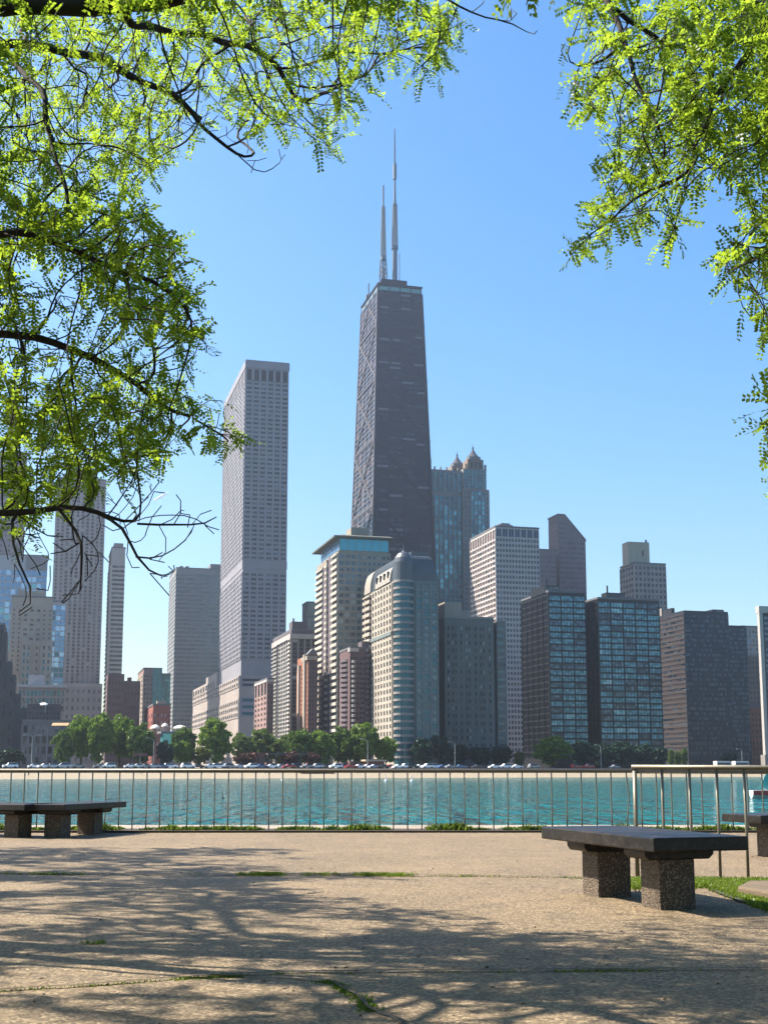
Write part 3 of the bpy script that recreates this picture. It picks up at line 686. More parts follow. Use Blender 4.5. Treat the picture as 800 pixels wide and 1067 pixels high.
# --- twin black steel and glass apartment towers
W_STEEL = wall('black_steel', (.014, .016, .02), .2, rough=.45); W_STEELB = wall('brown_shades', (.05, .04, .04))
G_C1 = glass('curtain_sky_glass', (.045, .15, .19), .15, .1, 1.55, (.12, .30, .36)); G_C2 = glass('curtain_sky_glass_dim', (.02, .04, .06), .12, .2, 1.55, (.09, .14, .19)); G_C3 = glass('curtain_sky_glass_bright', (.08, .24, .29), .15, .1, 1.55, (.27, .47, .5))  # curtained panes; the cyan in their colour stands in for reflected sky
def mies(xc, yt, xr, xl, bays, lbays, label, pent):
    b = Bld('steel_glass_tower', label, 'apartment tower', xc, yt, 590, xr=xr, xl=xl, wallm=[W_STEEL, W_STEELB])
    b.core(); H = b.H; n = 26
    def cells(face, nb, a1, gl, wt):
        for k in range(nb):
            b.facade(face, a1 * k / nb, a1 * (k + 1) / nb, 5, H - 1.2, 1, n, .93, .74, gl, proud=.45, spr=.2, weights=wt, mull=3, corner=(k == 0))
    cells('F', bays, b.W, [G_C1, G_C2, G_C3], [9, 3, 1.2])
    cells('L', lbays, b.L, [G_BLK], None)
    for k in range(bays + 1): b.box((b.W * k / bays - .25, -.1, 0), (b.W * k / bays + .25, .4, 5), 0)
    p0, p1, pt = pent
    b.box((b.u(p0, yt), 3, H), (b.u(p1, yt), b.L * .6, b.z(pt)), 0); b.box((b.u(p0, yt) + 1, 4, b.z(pt)), (b.u(p0, yt) + 1.6, 4.6, b.z(pt) + 3.5), 0)
    b.facade('F', b.u(p0, yt), b.u(p1, yt), H + .3, b.z(pt) - .3, 6, 1, .8, .8, [G_MID], v0=3, proud=.15, corner=False)
    b.done()
mies(571, 617, 609, 543, 3, 5, 'black steel and glass tower with three wide bays, right of the white gridded tower', (570, 585, 609))
mies(622.5, 624, 686, 610, 5, 3, 'black steel and glass tower with five wide bays and panes tinted cyan like reflected sky', (634, 653, 616))
# --- beige topped tower behind
W_CRT = wall('cream_top', (.5, .45, .34))
b = Bld('apartment_tower', 'brown gridded tower with cream penthouse block behind the black towers', 'apartment tower', 660, 587, 830, xr=693, xl=646, wallm=[W_TAUP, W_CRT, W_PLUM])
b.core(); H = b.H; b.facade('F', 0, b.W, 4, H - 1, 8, 34, .6, .6, [G_DARK, G_MID, G_BRONZE], proud=.5); b.facade('L', 0, b.L, 4, H - 1, 5, 34, .65, .6, [G_DARK, G_BRONZE], proud=.7)
b.box((b.u(658, 580), 5, H), (b.u(680, 580), b.L * .7, b.z(563)), 1); b.box((b.u(677, 580), 6, b.z(563)), (b.u(678.5, 580), 7, b.z(560)), 2); b.box((b.u(672, 580), 4.7, H + 6), (b.u(674, 580), 5, H + 10), 2); b.done()
# --- wide dark block
W_BLK = wall('dark_bronze_metal', (.035, .037, .048), .15, rough=.45); G_SLT = glass('glass_slate', (.03, .045, .075), .15, .3); G_SLT2 = glass('glass_slate2', (.09, .13, .18), .15, .3)
b = Bld('dark_apartment_slab', 'broad dark bronze slab with stepped roofline, left of the concrete column building', 'apartment building', 712, 636, 640, xr=776, xl=684, wallm=[W_BLK, W_STEELB, W_TAUP])
H = b.H; u6 = b.u(758, 640); b.core(0, u1=u6); b.box((u6 + .01, 0, 0), (b.W, b.L, b.z(650)), 0)
n = 30
b.facade('F', 0, u6, 4, H - 1.5, 20, n, .7, .62, [G_SLT, G_SLT2, G_MID], proud=.35, weights=[6, 4, 1]); b.facade('F', u6, b.W, 4, b.z(650) - 1, 8, n - 1, .7, .62, [G_SLT, G_SLT2], proud=.35, corner=False)
b.bands('L', 0, b.L, 4, H - 1.5, n, .5, [G_BRONZE, G_DARK], m=1, proud=.3, nx=6)
b.box((b.u(745, 640), 3, H), (b.u(757, 640), 12, b.z(635.5) + 1.2), 0); b.facade('F', b.u(746, 640), b.u(756, 640), H + .2, b.z(636) + .8, 3, 1, .8, .8, [G_LIGHT, G_MID], v0=3, proud=.1, corner=False)
b.box((.5, 14, H), (b.u(716, 630), 28, b.z(630)), 0); b.box((-.0, 24, H), (5, 34, b.z(630) + 1), 2)
b.done(roof=False)
# --- right gap buildings
b = Bld('apartment_tower', 'distant grey brown tower in the gap right of the dark slab', 'apartment tower', 772, 653, 900, xr=792, L=18, wallm=[W_TAUP]); b.core(); b.facade('F', 0, b.W, 4, b.H - 2, 6, 30, .5, .55, [G_MID, G_SKY, G_DARK], proud=.4); b.done()
b = Bld('apartment_block', 'brown apartment block below the distant tower at the right', 'building', 772, 684, 780, xr=792, L=18, wallm=[W_GBRD]); b.core(); b.facade('F', 0, b.W, 4, b.H - 2, 6, 20, .5, .5, [G_DARK, G_BRONZE], proud=.4); b.done()
b = Bld('brick_building', 'rust orange brick block beside the concrete column', 'building', 770, 737, 660, xr=792, L=18, wallm=[W_ORB]); b.core(); b.facade('F', 0, b.W, 3, b.H - 2, 6, 9, .4, .45, [G_DARK], proud=.3); b.done()
# --- far right tower with a pale concrete column
b = Bld('corner_column_tower', 'dark tower with tall pale concrete corner column at the right frame edge', 'apartment tower', 791, 634, 560, xr=850, xl=788.5, wallm=[W_BLK, W_WHT, W_TAUP])
b.core(u0=.3, v0=.3); H = b.H; b.facade('F', 1.5, b.W, 6, H - 3, 9, 26, .7, .6, [G_SLT, G_SLT2], v0=.3, proud=.35)
b.box((-.9, -.9, 6), (.8, 1.0, H - 2), 1); b.box((-1.6, -1.6, 0), (1.9, 1.9, 6), 2); b.box((-1, -1, H - 2), (b.W, b.L, H + 1), 1); b.done(roof=False)

# --- tapered X-braced tower with masts
W_ANO = wall('black_anodised', (.016, .012, .024), .12, rough=.5, spec=.15); W_BR = wall('brace_metal_sunlit', (.12, .105, .105), .1, rough=.45)  # the paler metal paints sunlight onto the left face's spandrels and braces
G_HC = glass('glass_tower_dark', (.012, .014, .024), .2, .0, spec=.25); G_HCL = glass('glass_tower_blind', (.10, .10, .12), .3)
b = Bld('xbraced_skyscraper', 'tallest dark tapering skyscraper with X bracing and two white masts', 'skyscraper', 394, 296, 863, xr=439, L=48.8, wallm=[W_ANO, W_BR, M_PENT])
H = b.H; Wt = b.W; Lt = 48.8; Wb = Wt * 50 / 30.5; Lb = 80.
# shift the base so that the top corner sits at the measured corner
def TP(face):
    def f(a, z, d):
        t = z / H; w_ = Wb + (Wt - Wb) * t; l_ = Lb + (Lt - Lb) * t
        u0 = (Wt - w_) / 2 - .0; v0 = (Lt - l_) / 2
        if face == 'F': return (u0 + a * w_, v0 - d, z)
        if face == 'L': return (u0 - d, v0 + a * l_, z)
        if face == 'R': return (u0 + w_ + d, v0 + a * l_, z)
        return (u0 + a * w_, v0 + l_ + d, z)
    return f
PF, PL, PR, PK = TP('F'), TP('L'), TP('R'), TP('K')
b.wall.hexa([PF(0, 0, 0), PF(1, 0, 0), PF(1, H, 0), PF(0, H, 0), PK(0, 0, 0), PK(1, 0, 0), PK(1, H, 0), PK(0, H, 0)], 0)
ZT = H - 5
nf = 96
b.facade('F', 0, 1, 6, ZT, 4, nf, .93, .52, [G_HC, G_HCL, G_DARK], proud=.45, spr=.25, weights=[9, 1.1, 3], P=PF, corner=False)
b.facade('L', 0, 1, 6, ZT, 5, nf, .9, .52, [G_HC, G_BRN, G_HCL], proud=.45, spr=.32, weights=[6, 1, 1], P=PL, corner=False, pier=0, span=1)
def patch(P, pts_a, wd, d0=.3, d1=1.0, m=1):
    (a0, z0), (a1, z1) = pts_a
    p0 = Vector(P(a0, z0, 0)); p1 = Vector(P(a1, z1, 0)); t = (p1 - p0).normalized()
    out = (Vector(P(.5, 50, 1)) - Vector(P(.5, 50, 0))).normalized(); sd = t.cross(out).normalized() * wd / 2
    q = [p0 - sd, p1 - sd, p1 + sd, p0 + sd]
    b.wall.hexa([x + out * d1 for x in q] + [x + out * d0 for x in q], m)
tiers = [6, 70, 128, 180, 228, 272, 313]
for P in (PL, PF, PR):
    mm = 1 if P is PL else 0  # sun put into the left braces' colour; braces on other faces stay black
    for i in range(len(tiers) - 1 if P is not PF else 0):
        z0, z1 = tiers[i], tiers[i + 1]
        patch(P, ((0, z0), (1, z1)), 1.7, .2, .9, mm); patch(P, ((1, z0), (0, z1)), 1.7, .2, .86, mm); patch(P, ((0, z1), (1, z1)), 1.6, .2, .8, mm)
    if P is not PF: patch(P, ((0, 313), (.5, ZT - 4)), 1.6, .2, .9, mm); patch(P, ((1, 313), (.5, ZT - 4)), 1.6, .2, .86, mm)
    else:
        for i in range(len(tiers) - 1):
            patch(P, ((0, tiers[i]), (1, tiers[i + 1])), 1.3, .2, .5, 0); patch(P, ((1, tiers[i]), (0, tiers[i + 1])), 1.3, .2, .48, 0)
    for a in (0.012, .988): patch(P, ((a, 0), (a, ZT)), 1.9, .2, .7, mm if P is PL else 0)
# crown
b.facade('F', 0.01, .99, ZT + .6, H - 1, 4, 1, .92, .9, [glass('glass_crown', (.12, .28, .27), .25)], proud=.3, P=PF, corner=False)
b.facade('L', 0.01, .99, ZT + .6, H - 1, 4, 1, .9, .9, [glass('glass_crown_l', (.16, .2, .2), .25)], proud=.3, P=PL, corner=False)
b.box((-.6, -.6, H - .2), (Wt + .6, Lt + .6, H + 1.0), 0)
b.box((Wt * .12, 6, H + 1), (Wt * .72, Lt * .8, H + 7), 0)
b.done(roof=False, taper=True)
M_MAST = plain('mast_metal', (.10, .14, .17), .5, .3); M_MASTW = plain('mast_white', (.7, .7, .68), .5)
def lattice(mb, x, y, z0, z1, w0, w1, seg, m=0):
    def c(z):
        k = w0 + (w1 - w0) * (z - z0) / (z1 - z0); return [(x - k, y - k, z), (x + k, y - k, z), (x + k, y + k, z), (x - k, y + k, z)]
    for i in range(4): mb.tube([c(z0)[i], c(z1)[i]], .42, 5, m)
    for s_ in range(seg):
        za = z0 + (z1 - z0) * s_ / seg; zb_ = z0 + (z1 - z0) * (s_ + 1) / seg; A, Bq = c(za), c(zb_)
        for i in range(4):
            mb.tube([A[i], A[(i + 1) % 4]], .16, 4, m); mb.tube([A[i], Bq[(i + 1) % 4]], .14, 4, m)
def mz(py): return (b.z(py) + BZ - CH) * (1 + 17.5 / 863) - BZ + CH
for (px, pts, vy) in ((399.2, (289, 270, 267, 214, 192), 18), (411.2, (290, 256, 168, 146, 133), 18)):
    u = b.u(px, 230, vy)
    g = MB()
    if px < 405:
        lattice(g, u, vy, mz(pts[0]), mz(pts[1]), 2.4, 1.7, 4); g.tube([(u, vy, mz(pts[0])), (u, vy, mz(278))], 1.2, 10)
        lattice(g, u, vy, mz(pts[2]), mz(pts[3]), 1.5, .95, 16); g.tube([(u, vy, mz(270)), (u, vy, mz(266))], 2.3, 10); g.tube([(u, vy, mz(284)), (u, vy, mz(213))], .55, 8); g.tube([(u, vy, mz(214)), (u, vy, mz(pts[4]))], .7, 8)
    else:
        g.tube([(u, vy, mz(292)), (u, vy, mz(256))], 1.9, 14); g.tube([(u, vy, mz(257.5)), (u, vy, mz(254))], 2.6, 12)
        lattice(g, u, vy, mz(254), mz(210), 1.7, 1.2, 14); g.tube([(u, vy, mz(254)), (u, vy, mz(195))], .6, 8); g.tube([(u, vy, mz(212)), (u, vy, mz(184))], [1.2, .7], 8); g.tube([(u, vy, mz(184)), (u, vy, mz(168))], 1.5, 10); g.tube([(u, vy, mz(168)), (u, vy, mz(150))], .7, 6); g.tube([(u, vy, mz(150)), (u, vy, mz(131))], [.65, .4], 6)
    g.build('mast', M_MAST, b.o)
g = MB(); u = b.u(416, 270, 20); g.tube([(u, 20, H + 3), (u, 20, mz(260))], .35, 6); u = b.u(384, 285, 30); g.tube([(u, 30, H), (u, 30, mz(289))], .5, 6); g.box((u - 2, 29, H), (u + 2, 31, H + 3)); g.build('antenna', M_PENT, b.o)

# ------------------------------------------------------------------ foliage
def leaf_mat(name, c1, c2, tr, trf=.5, tcol=None):
    c1, c2 = tuple(x * .8 for x in c1), tuple(x * .8 for x in c2); tcol = tuple(x * .8 for x in tcol)
    m = bpy.data.materials.new(name); m.use_nodes = True; nt = m.node_tree; nt.nodes.clear()
    out = N(nt, 'ShaderNodeOutputMaterial'); ge = N(nt, 'ShaderNodeNewGeometry')
    f = noise_n(nt, .6 if tr else .12, 3)
    a = N(nt, 'ShaderNodeMath', operation='ADD'); nt.links.new(ge.outputs['Random Per Island'], a.inputs[0]); nt.links.new(f, a.inputs[1])
    h = N(nt, 'ShaderNodeMath', operation='MULTIPLY'); nt.links.new(a.outputs[0], h.inputs[0]); h.inputs[1].default_value = .5
    col = mix_rgb(nt, ramp(nt, h.outputs[0], [(.2, 0), (.75, 1)]), c1, c2)
    d = N(nt, 'ShaderNodeBsdfDiffuse'); nt.links.new(col, d.inputs[0])
    t = N(nt, 'ShaderNodeBsdfTranslucent')
    tc = tcol or c2
    nt.links.new(mix_rgb(nt, ramp(nt, h.outputs[0], [(.2, 0), (.75, 1)]), tuple(x * .35 for x in tc), tc), t.inputs[0])
    mx = N(nt, 'ShaderNodeMixShader'); mx.inputs[0].default_value = trf; nt.links.new(d.outputs[0], mx.inputs[1]); nt.links.new(t.outputs[0], mx.inputs[2])
    gl = N(nt, 'ShaderNodeBsdfGlossy'); gl.inputs['Roughness'].default_value = .35; gl.inputs[0].default_value = (.8, .85, .9, 1)
    m2 = N(nt, 'ShaderNodeMixShader'); m2.inputs[0].default_value = .015; nt.links.new(mx.outputs[0], m2.inputs[1]); nt.links.new(gl.outputs[0], m2.inputs[2])
    nt.links.new(m2.outputs[0], out.inputs['Surface'])
    return m
def raw_mesh(name, V, Fq, mat, smooth=False):
    me = bpy.data.meshes.new(name); n = len(V); k = len(Fq); w_ = Fq.shape[1]
    me.vertices.add(n); me.vertices.foreach_set('co', V.astype(np.float32).ravel())
    me.loops.add(k * w_); me.loops.foreach_set('vertex_index', Fq.astype(np.int32).ravel())
    me.polygons.add(k); me.polygons.foreach_set('loop_start', np.arange(k, dtype=np.int32) * w_); me.polygons.foreach_set('loop_total', np.full(k, w_, dtype=np.int32))
    if smooth: me.polygons.foreach_set('use_smooth', np.ones(k, dtype=bool))
    me.materials.append(mat); me.update(calc_edges=True); me.validate(); return me
def rand_dirs(n):
    v = rng.normal(size=(n, 3)); return v / np.linalg.norm(v, axis=1, keepdims=True)
M_BARK = plain('bark', (.035, .028, .022), .9); M_BARKG = plain('far_bark', (.08, .065, .05), .9)
# far crowns: clumps of leafy sprays through the volume
def crown_mesh(name, mat, seed, h=1.0, w_=1.0, n_clump=120, per=110, lsz=.05, low=.06):
    r0 = np.random.default_rng(seed); pts = []
    for _ in range(n_clump):
        while True:
            q = r0.uniform(-1, 1, 3)
            if .25 < np.linalg.norm(q) < 1: break
        q = q * np.array([.44 * w_, .44 * w_, .40 * h]); q[2] += .56 * h
        cs = r0.uniform(.05, .12)
        d = r0.normal(size=(per, 3)); d /= np.linalg.norm(d, axis=1, keepdims=True)
        rad = cs * r0.uniform(.45, 1, (per, 1)) * np.array([1.15, 1.15, .75])
        pts.append(q + d * rad)
    P_ = np.concatenate(pts); P_ = P_[P_[:, 2] > low * h]; n = len(P_)
    a = r0.normal(size=(n, 3)); a /= np.linalg.norm(a, axis=1, keepdims=True); c = r0.normal(size=(n, 3)); c -= (c * a).sum(1, keepdims=True) * a; c /= np.linalg.norm(c, axis=1, keepdims=True)
    s_ = lsz * r0.uniform(.5, 1.1, (n, 1)); a *= s_; c *= s_ * .6
    V = np.stack([P_ - a, P_ - c, P_ + a, P_ + c], 1).reshape(-1, 3)
    return raw_mesh(name, V, np.arange(n * 4).reshape(-1, 4), mat)
LM = {
 'bright': leaf_mat('leaves_bright', (.09, .17, .02), (.25, .36, .05), 0, .35, (.24, .38, .05)),
 'mid': leaf_mat('leaves_mid', (.06, .12, .022), (.16, .25, .04), 0, .3, (.13, .22, .04)),
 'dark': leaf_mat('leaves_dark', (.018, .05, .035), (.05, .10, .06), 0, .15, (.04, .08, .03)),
 'pale': leaf_mat('leaves_pale', (.09, .15, .04), (.17, .25, .06), 0, .35, (.22, .32, .06)),
 'rust': leaf_mat('leaves_rust', (.09, .05, .04), (.17, .09, .07), 0, .2, (.18, .09, .06)),
 'yellow': leaf_mat('leaves_yellow', (.1, .12, .02), (.2, .22, .05), 0, .35, (.25, .3, .05)),
}
CR = {}
for kname in LM:
    CR[kname] = [crown_mesh('crown', LM[kname], hash(kname) % 1000 if False else 11 * len(kname) + i, per=70, lsz=.045) for i in range(2)]
def trunk_mesh():
    g = MB(); g.tube([(0, 0, 0), (.01, 0, .15), (-.01, .01, .32), (0, 0, .6)], [.03, .022, .018, .008], 8)
    for k in range(6):
        w_ = k * 1.1; g.tube([(0, 0, .25 + .04 * k), (.12 * math.cos(w_), .12 * math.sin(w_), .42 + .04 * k), (.25 * math.cos(w_), .25 * math.sin(w_), .6 + .03 * k)], [.011, .008, .003], 6)
    return g.mesh('trunk', M_BARKG)
TM = trunk_mesh()
def far_tree(px, ytop, wpx, kind, label, off=62, ybot=799, name='tree', group='trees along the far shore'):
    p = shore_px(px, off); sc = p.y / F
    h = (802 - ytop) * sc * 1.0 - (BZ - CH); wd = wpx * sc
    t = thing(name, label, 'tree', p, random.uniform(0, 6.28), group)
    c = link('crown', random.choice(CR[kind]), t); c.scale = (wd, wd, h)
    c = link('trunk', TM, t); c.scale = (h * .8, h * .8, h * 1.0)
    return t
T = [
 (66, 758, 26, 'mid', 'low green tree at the left end of the big lakeside clump', 60),
 (84, 745, 36, 'bright', 'broad green tree near the left of the big lakeside clump', 66),
 (103, 743, 34, 'bright', 'tallest tree of the big clump below the brown brick block', 60),
 (124, 745, 36, 'bright', 'broad green tree right of the tallest in the big clump', 68),
 (145, 753, 34, 'mid', 'green tree at the right end of the big lakeside clump', 60),
 (172, 772, 20, 'dark', 'small dark tree below the glass booth', 56),
 (190, 757, 30, 'mid', 'green tree behind the lighter one, right of the glass booth', 86),
 (192, 772, 22, 'bright', 'small bright tree left of the tall podium tree', 58),
 (209, 778, 22, 'yellow', 'low yellow green tree below the marble podium', 56),
 (224, 748, 38, 'bright', 'tall bright tree in front of the marble podium corner', 64),
 (252, 764, 26, 'pale', 'pale green tree right of the tall podium tree', 90),
 (272, 758, 34, 'pale', 'widest pale green tree below the pink brick block', 96),
 (295, 766, 30, 'pale', 'pale green tree below the taupe slab', 90),
 (312, 759, 32, 'mid', 'green tree below the orange brick building', 64),
 (334, 761, 34, 'bright', 'green tree below the tan apartment tower', 62),
 (357, 757, 34, 'mid', 'green tree below the dark red balcony block', 66),
 (378, 753, 36, 'bright', 'tallest green tree left of the mansard tower base', 62),
 (402, 768, 26, 'bright', 'smaller green tree at the foot of the mansard tower', 60),
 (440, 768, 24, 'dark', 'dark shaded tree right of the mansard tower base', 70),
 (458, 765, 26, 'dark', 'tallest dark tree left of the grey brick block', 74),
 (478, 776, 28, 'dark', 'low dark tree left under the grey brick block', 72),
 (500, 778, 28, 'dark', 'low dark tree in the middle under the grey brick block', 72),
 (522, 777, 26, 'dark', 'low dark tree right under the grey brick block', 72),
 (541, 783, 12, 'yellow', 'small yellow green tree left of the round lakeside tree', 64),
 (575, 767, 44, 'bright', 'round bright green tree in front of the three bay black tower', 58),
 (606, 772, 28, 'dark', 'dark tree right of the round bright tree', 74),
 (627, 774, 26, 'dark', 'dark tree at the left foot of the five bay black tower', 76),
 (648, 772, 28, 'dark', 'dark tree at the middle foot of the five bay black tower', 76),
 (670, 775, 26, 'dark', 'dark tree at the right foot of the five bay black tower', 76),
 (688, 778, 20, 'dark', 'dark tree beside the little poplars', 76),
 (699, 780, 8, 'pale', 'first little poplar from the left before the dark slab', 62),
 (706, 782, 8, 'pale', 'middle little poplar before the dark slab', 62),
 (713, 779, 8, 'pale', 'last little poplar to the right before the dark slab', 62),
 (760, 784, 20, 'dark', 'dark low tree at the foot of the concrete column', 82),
 (10, 780, 30, 'dark', 'dark low tree in the shade at the left frame edge', 62),
 (255, 784, 26, 'rust', 'rust leaved tree left of the small brick house', 54),
 (303, 783, 22, 'rust', 'rust leaved tree right of the small brick house', 54),
 (325, 784, 20, 'rust', 'rightmost rust leaved tree on the far shore', 54),
]
for t in T: far_tree(t[0], t[1], t[2], t[3], t[4], t[5])
# ------------------------------------------------------------------ far shore objects
M_LAMP = plain('lamp_grey', (.2, .22, .22), .5, .3)
def lamp(px, ytop, label, arms=1, off=40):
    p = shore_px(px, off); sc = p.y / F; h = (802 - ytop) * sc - .5
    t = thing('street_lamp', label, 'street lamp', p, SH, 'street lamps on the far shore')
    g = MB(); g.tube([(0, 0, 0), (0, 0, h)], [.2, .13], 8); g.build('pole', M_LAMP, t)
    for s_ in ((-1, 1) if arms == 2 else (-1,)):
        g = MB(); g.tube([(0, 0, h - .1), (s_ * 1.2, 0, h + .5), (s_ * 2.4, 0, h + .55)], .09, 6); a = g.build('arm', M_LAMP, t)
        g = MB(); g.box((s_ * 2.3 - .5, -.25, h + .42), (s_ * 2.3 + .5, .25, h + .72)); g.build('lamp_head', M_LAMP, a)
lamp(33, 768, 'twin armed street lamp at the far left of the far shore', 2)
lamp(160, 771, 'street lamp between the big tree clump and the glass booth', 1)
lamp(383, 772, 'street lamp in front of the tallest green tree by the mansard tower', 1)
lamp(474, 775, 'street lamp before the grey brick block', 1)
lamp(626, 778, 'street lamp before the five bay black tower', 1)
lamp(773, 782, 'street lamp before the dark slab at the right', 1)
# glass booth, white tents
c = shore_px(172, 60); t = thing('glass_booth', 'teal glass booth on a post among the shore trees', 'booth', c, SH)
g = MB(); g.box((-.6, -.6, 0), (.6, .6, 8.5)); g.build('post', M_LAMP, t)
g = MB(); g.box((-1.5, -1.5, 8.5), (1.5, 1.5, 12)); g.build('cabin', G_TEAL3, t); g = MB(); g.box((-2.4, -2.4, 12), (2.4, 2.4, 12.7)); g.build('roof', M_PENT, t)
dome_tent(162, 759, 600, 11, 4, 'white tent dome left above the glass booth'); dome_tent(188, 759, 600, 15, 3.5, 'white tent dome right above the glass booth'); dome_tent(172, 757, 610, 8, 3.5, 'greyish tent dome in the middle behind the glass booth')
W_CORAL = wall('coral_brick', (.27, .11, .09))
c = shore_px(266, 52); t = thing('brick_pavilion', 'small coral brick pavilion with flat roof among rust trees', 'building', c, SH)
g = MB(); g.box((0, 0, 0), (3.6, 4, 5)); g.box((-.3, -.3, 5), (4, 4.4, 5.5)); g.build('wall', [W_CORAL], t); g = MB(); g.box((.9, -.03, .2), (1.5, .1, 4)); g.box((2.2, -.03, 2), (3.1, .1, 4)); g.build('window', G_DARK, t)
c = shore_px(279, 53); t = thing('pergola', 'long dark pergola right of the coral brick pavilion', 'pergola', c, SH)
g = MB(); g.box((0, 0, 4.9), (16, 3, 5.4)); g.build('roof', W_PLUM, t); g = MB()
for k in range(6): g.box((k * 3.1, .2, 0), (k * 3.1 + .3, .5, 4.9))
g.build('post', W_PLUM, t)
c = shore_px(146, 46); t = thing('overhead_sign', 'brownish red sign panel on a post by the big tree clump', 'sign', c, SH)
g = MB(); g.tube([(0, 0, 0), (0, 0, 5.2)], .12, 8); g.build('post', M_LAMP, t); g = MB(); g.box((-2.4, -.1, 4), (2.4, .1, 5.1)); g.build('panel', plain('maroon_paint', (.2, .07, .06)), t)
c = shore_px(392, 48); t = thing('kiosk', 'low cream roofed kiosk behind parked cars by the mansard tower', 'kiosk', c, SH)
g = MB(); g.box((-4.3, 0, 2.6), (4.3, 4, 3.2)); g.build('roof', plain('cream_paint', (.7, .52, .36)), t); g = MB(); g.box((-3.6, .5, 0), (3.6, 3.6, 2.6)); g.build('wall', W_CORAL, t)
# low brown platform on beach
c = shore_px(330, 17, -.2); t = thing('beach_deck', 'low brown wooden deck lying on the pale beach', 'deck', c, SH)
g = MB(); g.box((-6, -1.5, .35), (6, 1.5, .7)); g.build('deck', plain('brown_wood', (.22, .11, .07)), t); g = MB()
for k in range(5): g.box((-5.6 + k * 2.75, -1.3, -.6), (-5.3 + k * 2.75, 1.3, .35))
g.build('beam', plain('dark_wood', (.1, .06, .04)), t)
# cars
CARC = {'white': (.8, .8, .8), 'silver': (.45, .47, .5), 'black': (.02, .02, .025), 'red': (.35, .03, .03), 'blue': (.06, .12, .25), 'grey': (.2, .21, .23)}
M_TYRE = plain('tyre', (.02, .02, .02), .9); M_CGL = glass('car_glass', (.02, .03, .035), .05)
def car_body(kind):
    if kind == 'sedan': pr = [(-2.25, .3), (-2.3, .7), (-2.1, .92), (-1.45, 1.0), (-.8, 1.42), (.45, 1.45), (1.15, 1.0), (2.1, .85), (2.3, .6), (2.25, .3)]
    else: pr = [(-2.3, .35), (-2.35, .9), (-2.2, 1.2), (-1.9, 1.72), (.5, 1.75), (1.2, 1.15), (2.15, 1.0), (2.35, .7), (2.3, .35)]
    g = MB()
    n = len(pr)
    ys = [(-.9, .0), (-.82, 1), (.82, 1), (.9, .0)]
    def ring(y, top): return [(x, y, z if z < 1.0 else 1.0 + (z - 1.0) * top) for x, z in pr]
    rings = [[(x, -.9, min(z, 1.0)) for x, z in pr], [(x * (1 if z < 1.05 else .97), -.72 if z > 1.05 else -.88, z) for x, z in pr], [(x * (1 if z < 1.05 else .97), .72 if z > 1.05 else .88, z) for x, z in pr], [(x, .9, min(z, 1.0)) for x, z in pr]]
    for a in range(3):
        for i in range(n):
            j = (i + 1) % n; g.poly([rings[a][i], rings[a][j], rings[a + 1][j], rings[a + 1][i]])
    g.poly(rings[0]); g.poly(list(reversed(rings[3])))
    gl = MB(); top = 1.4 if kind == 'sedan' else 1.66
    for sy in (-1, 1):
        if kind == 'sedan': q = [(-1.35, 1.03), (1.0, 1.03), (.42, top), (-.78, top)]
        else: q = [(-2.05, 1.15), (1.1, 1.15), (.5, top), (-1.8, top)]
        gl.hexa([(x, sy * (.885 if z < 1.2 else .75), z) for x, z in q] + [(x, sy * .6, z) for x, z in q])
    return g, gl
cars = {}
random.seed(21)
wheel = MB(); wheel.tube([(0, -.12, 0), (0, .12, 0)], .33, 12)
WH = wheel.mesh('wheel', M_TYRE)
proto = {}
meshes = {}
for kk in ('sedan', 'suv'):
    for cn, cc in CARC.items():
        g, gl = car_body(kk); m, nt_, bb = newmat('car_' + cn); bb.inputs['Base Color'].default_value = (*cc, 1); bb.inputs['Roughness'].default_value = .25; bb.inputs['Coat Weight'].default_value = .6
        meshes[(kk, cn)] = (g.mesh('body', m), gl.mesh('window', M_CGL))
def put_car(p, kk, cn, label, rz):
    t = thing('parked_car', label, 'car', p, rz, 'cars parked along the far shore road')
    link('body', meshes[(kk, cn)][0], t); link('window', meshes[(kk, cn)][1], t)
    for x in (-1.4, 1.4):
        for y in (-.8, .8): o = link('wheel', WH, t); o.location = (x, y, .33)
pxs = [11, 37, 47, 55, 66, 75, 82, 105, 113, 137, 144, 152, 160, 168, 178, 196, 206, 219, 228, 240, 250, 262, 272, 283, 293, 301, 310, 320, 330, 341, 350, 358, 366, 374, 383, 390, 399, 407, 415, 422, 430, 437, 445, 453, 462, 470, 480, 497, 515, 526, 538, 556, 600, 613, 640]
cnt = {}
for i, px in enumerate(pxs):
    cn = random.choices(['white', 'silver', 'black', 'red', 'blue', 'grey'], [7, 5, 3, 1.2, 2, 3])[0]
    if px in (600, 613): cn = 'red'
    kk = random.choice(['sedan', 'sedan', 'suv']); o = random.choice([29.5, 33, 38])
    cnt[cn] = cnt.get(cn, 0) + 1; k = cnt[cn]
    put_car(shore_px(px, o), kk, cn, f'{ORD[k-1]} {cn} car from the left on the far shore road', SH + random.choice([0, math.pi]) + random.uniform(-.1, .1))
# white buses
M_BUSW = plain('bus_white', (.8, .8, .8), .3)
for i, px in enumerate((752, 771)):
    t = thing('bus', ['white bus on the far shore before the dark slab, the left one', 'white bus on the far shore before the dark slab, the right one'][i], 'bus', shore_px(px, 34), SH)
    g = MB(); g.box((-3.6, -1.2, .45), (3.6, 1.2, 2.9)); g.box((-3.5, -1.1, 2.9), (3.5, 1.1, 3.05)); g.build('body', M_BUSW, t)
    g = MB(); g.box((-3.4, -1.23, 1.6), (3.3, 1.23, 2.4)); g.build('window', M_CGL, t)
    for x in (-2.4, 2.4):
        for y in (-1.1, 1.1): o = link('wheel', WH, t); o.location = (x, y, .45); o.scale = (1.3, 1.3, 1.3)
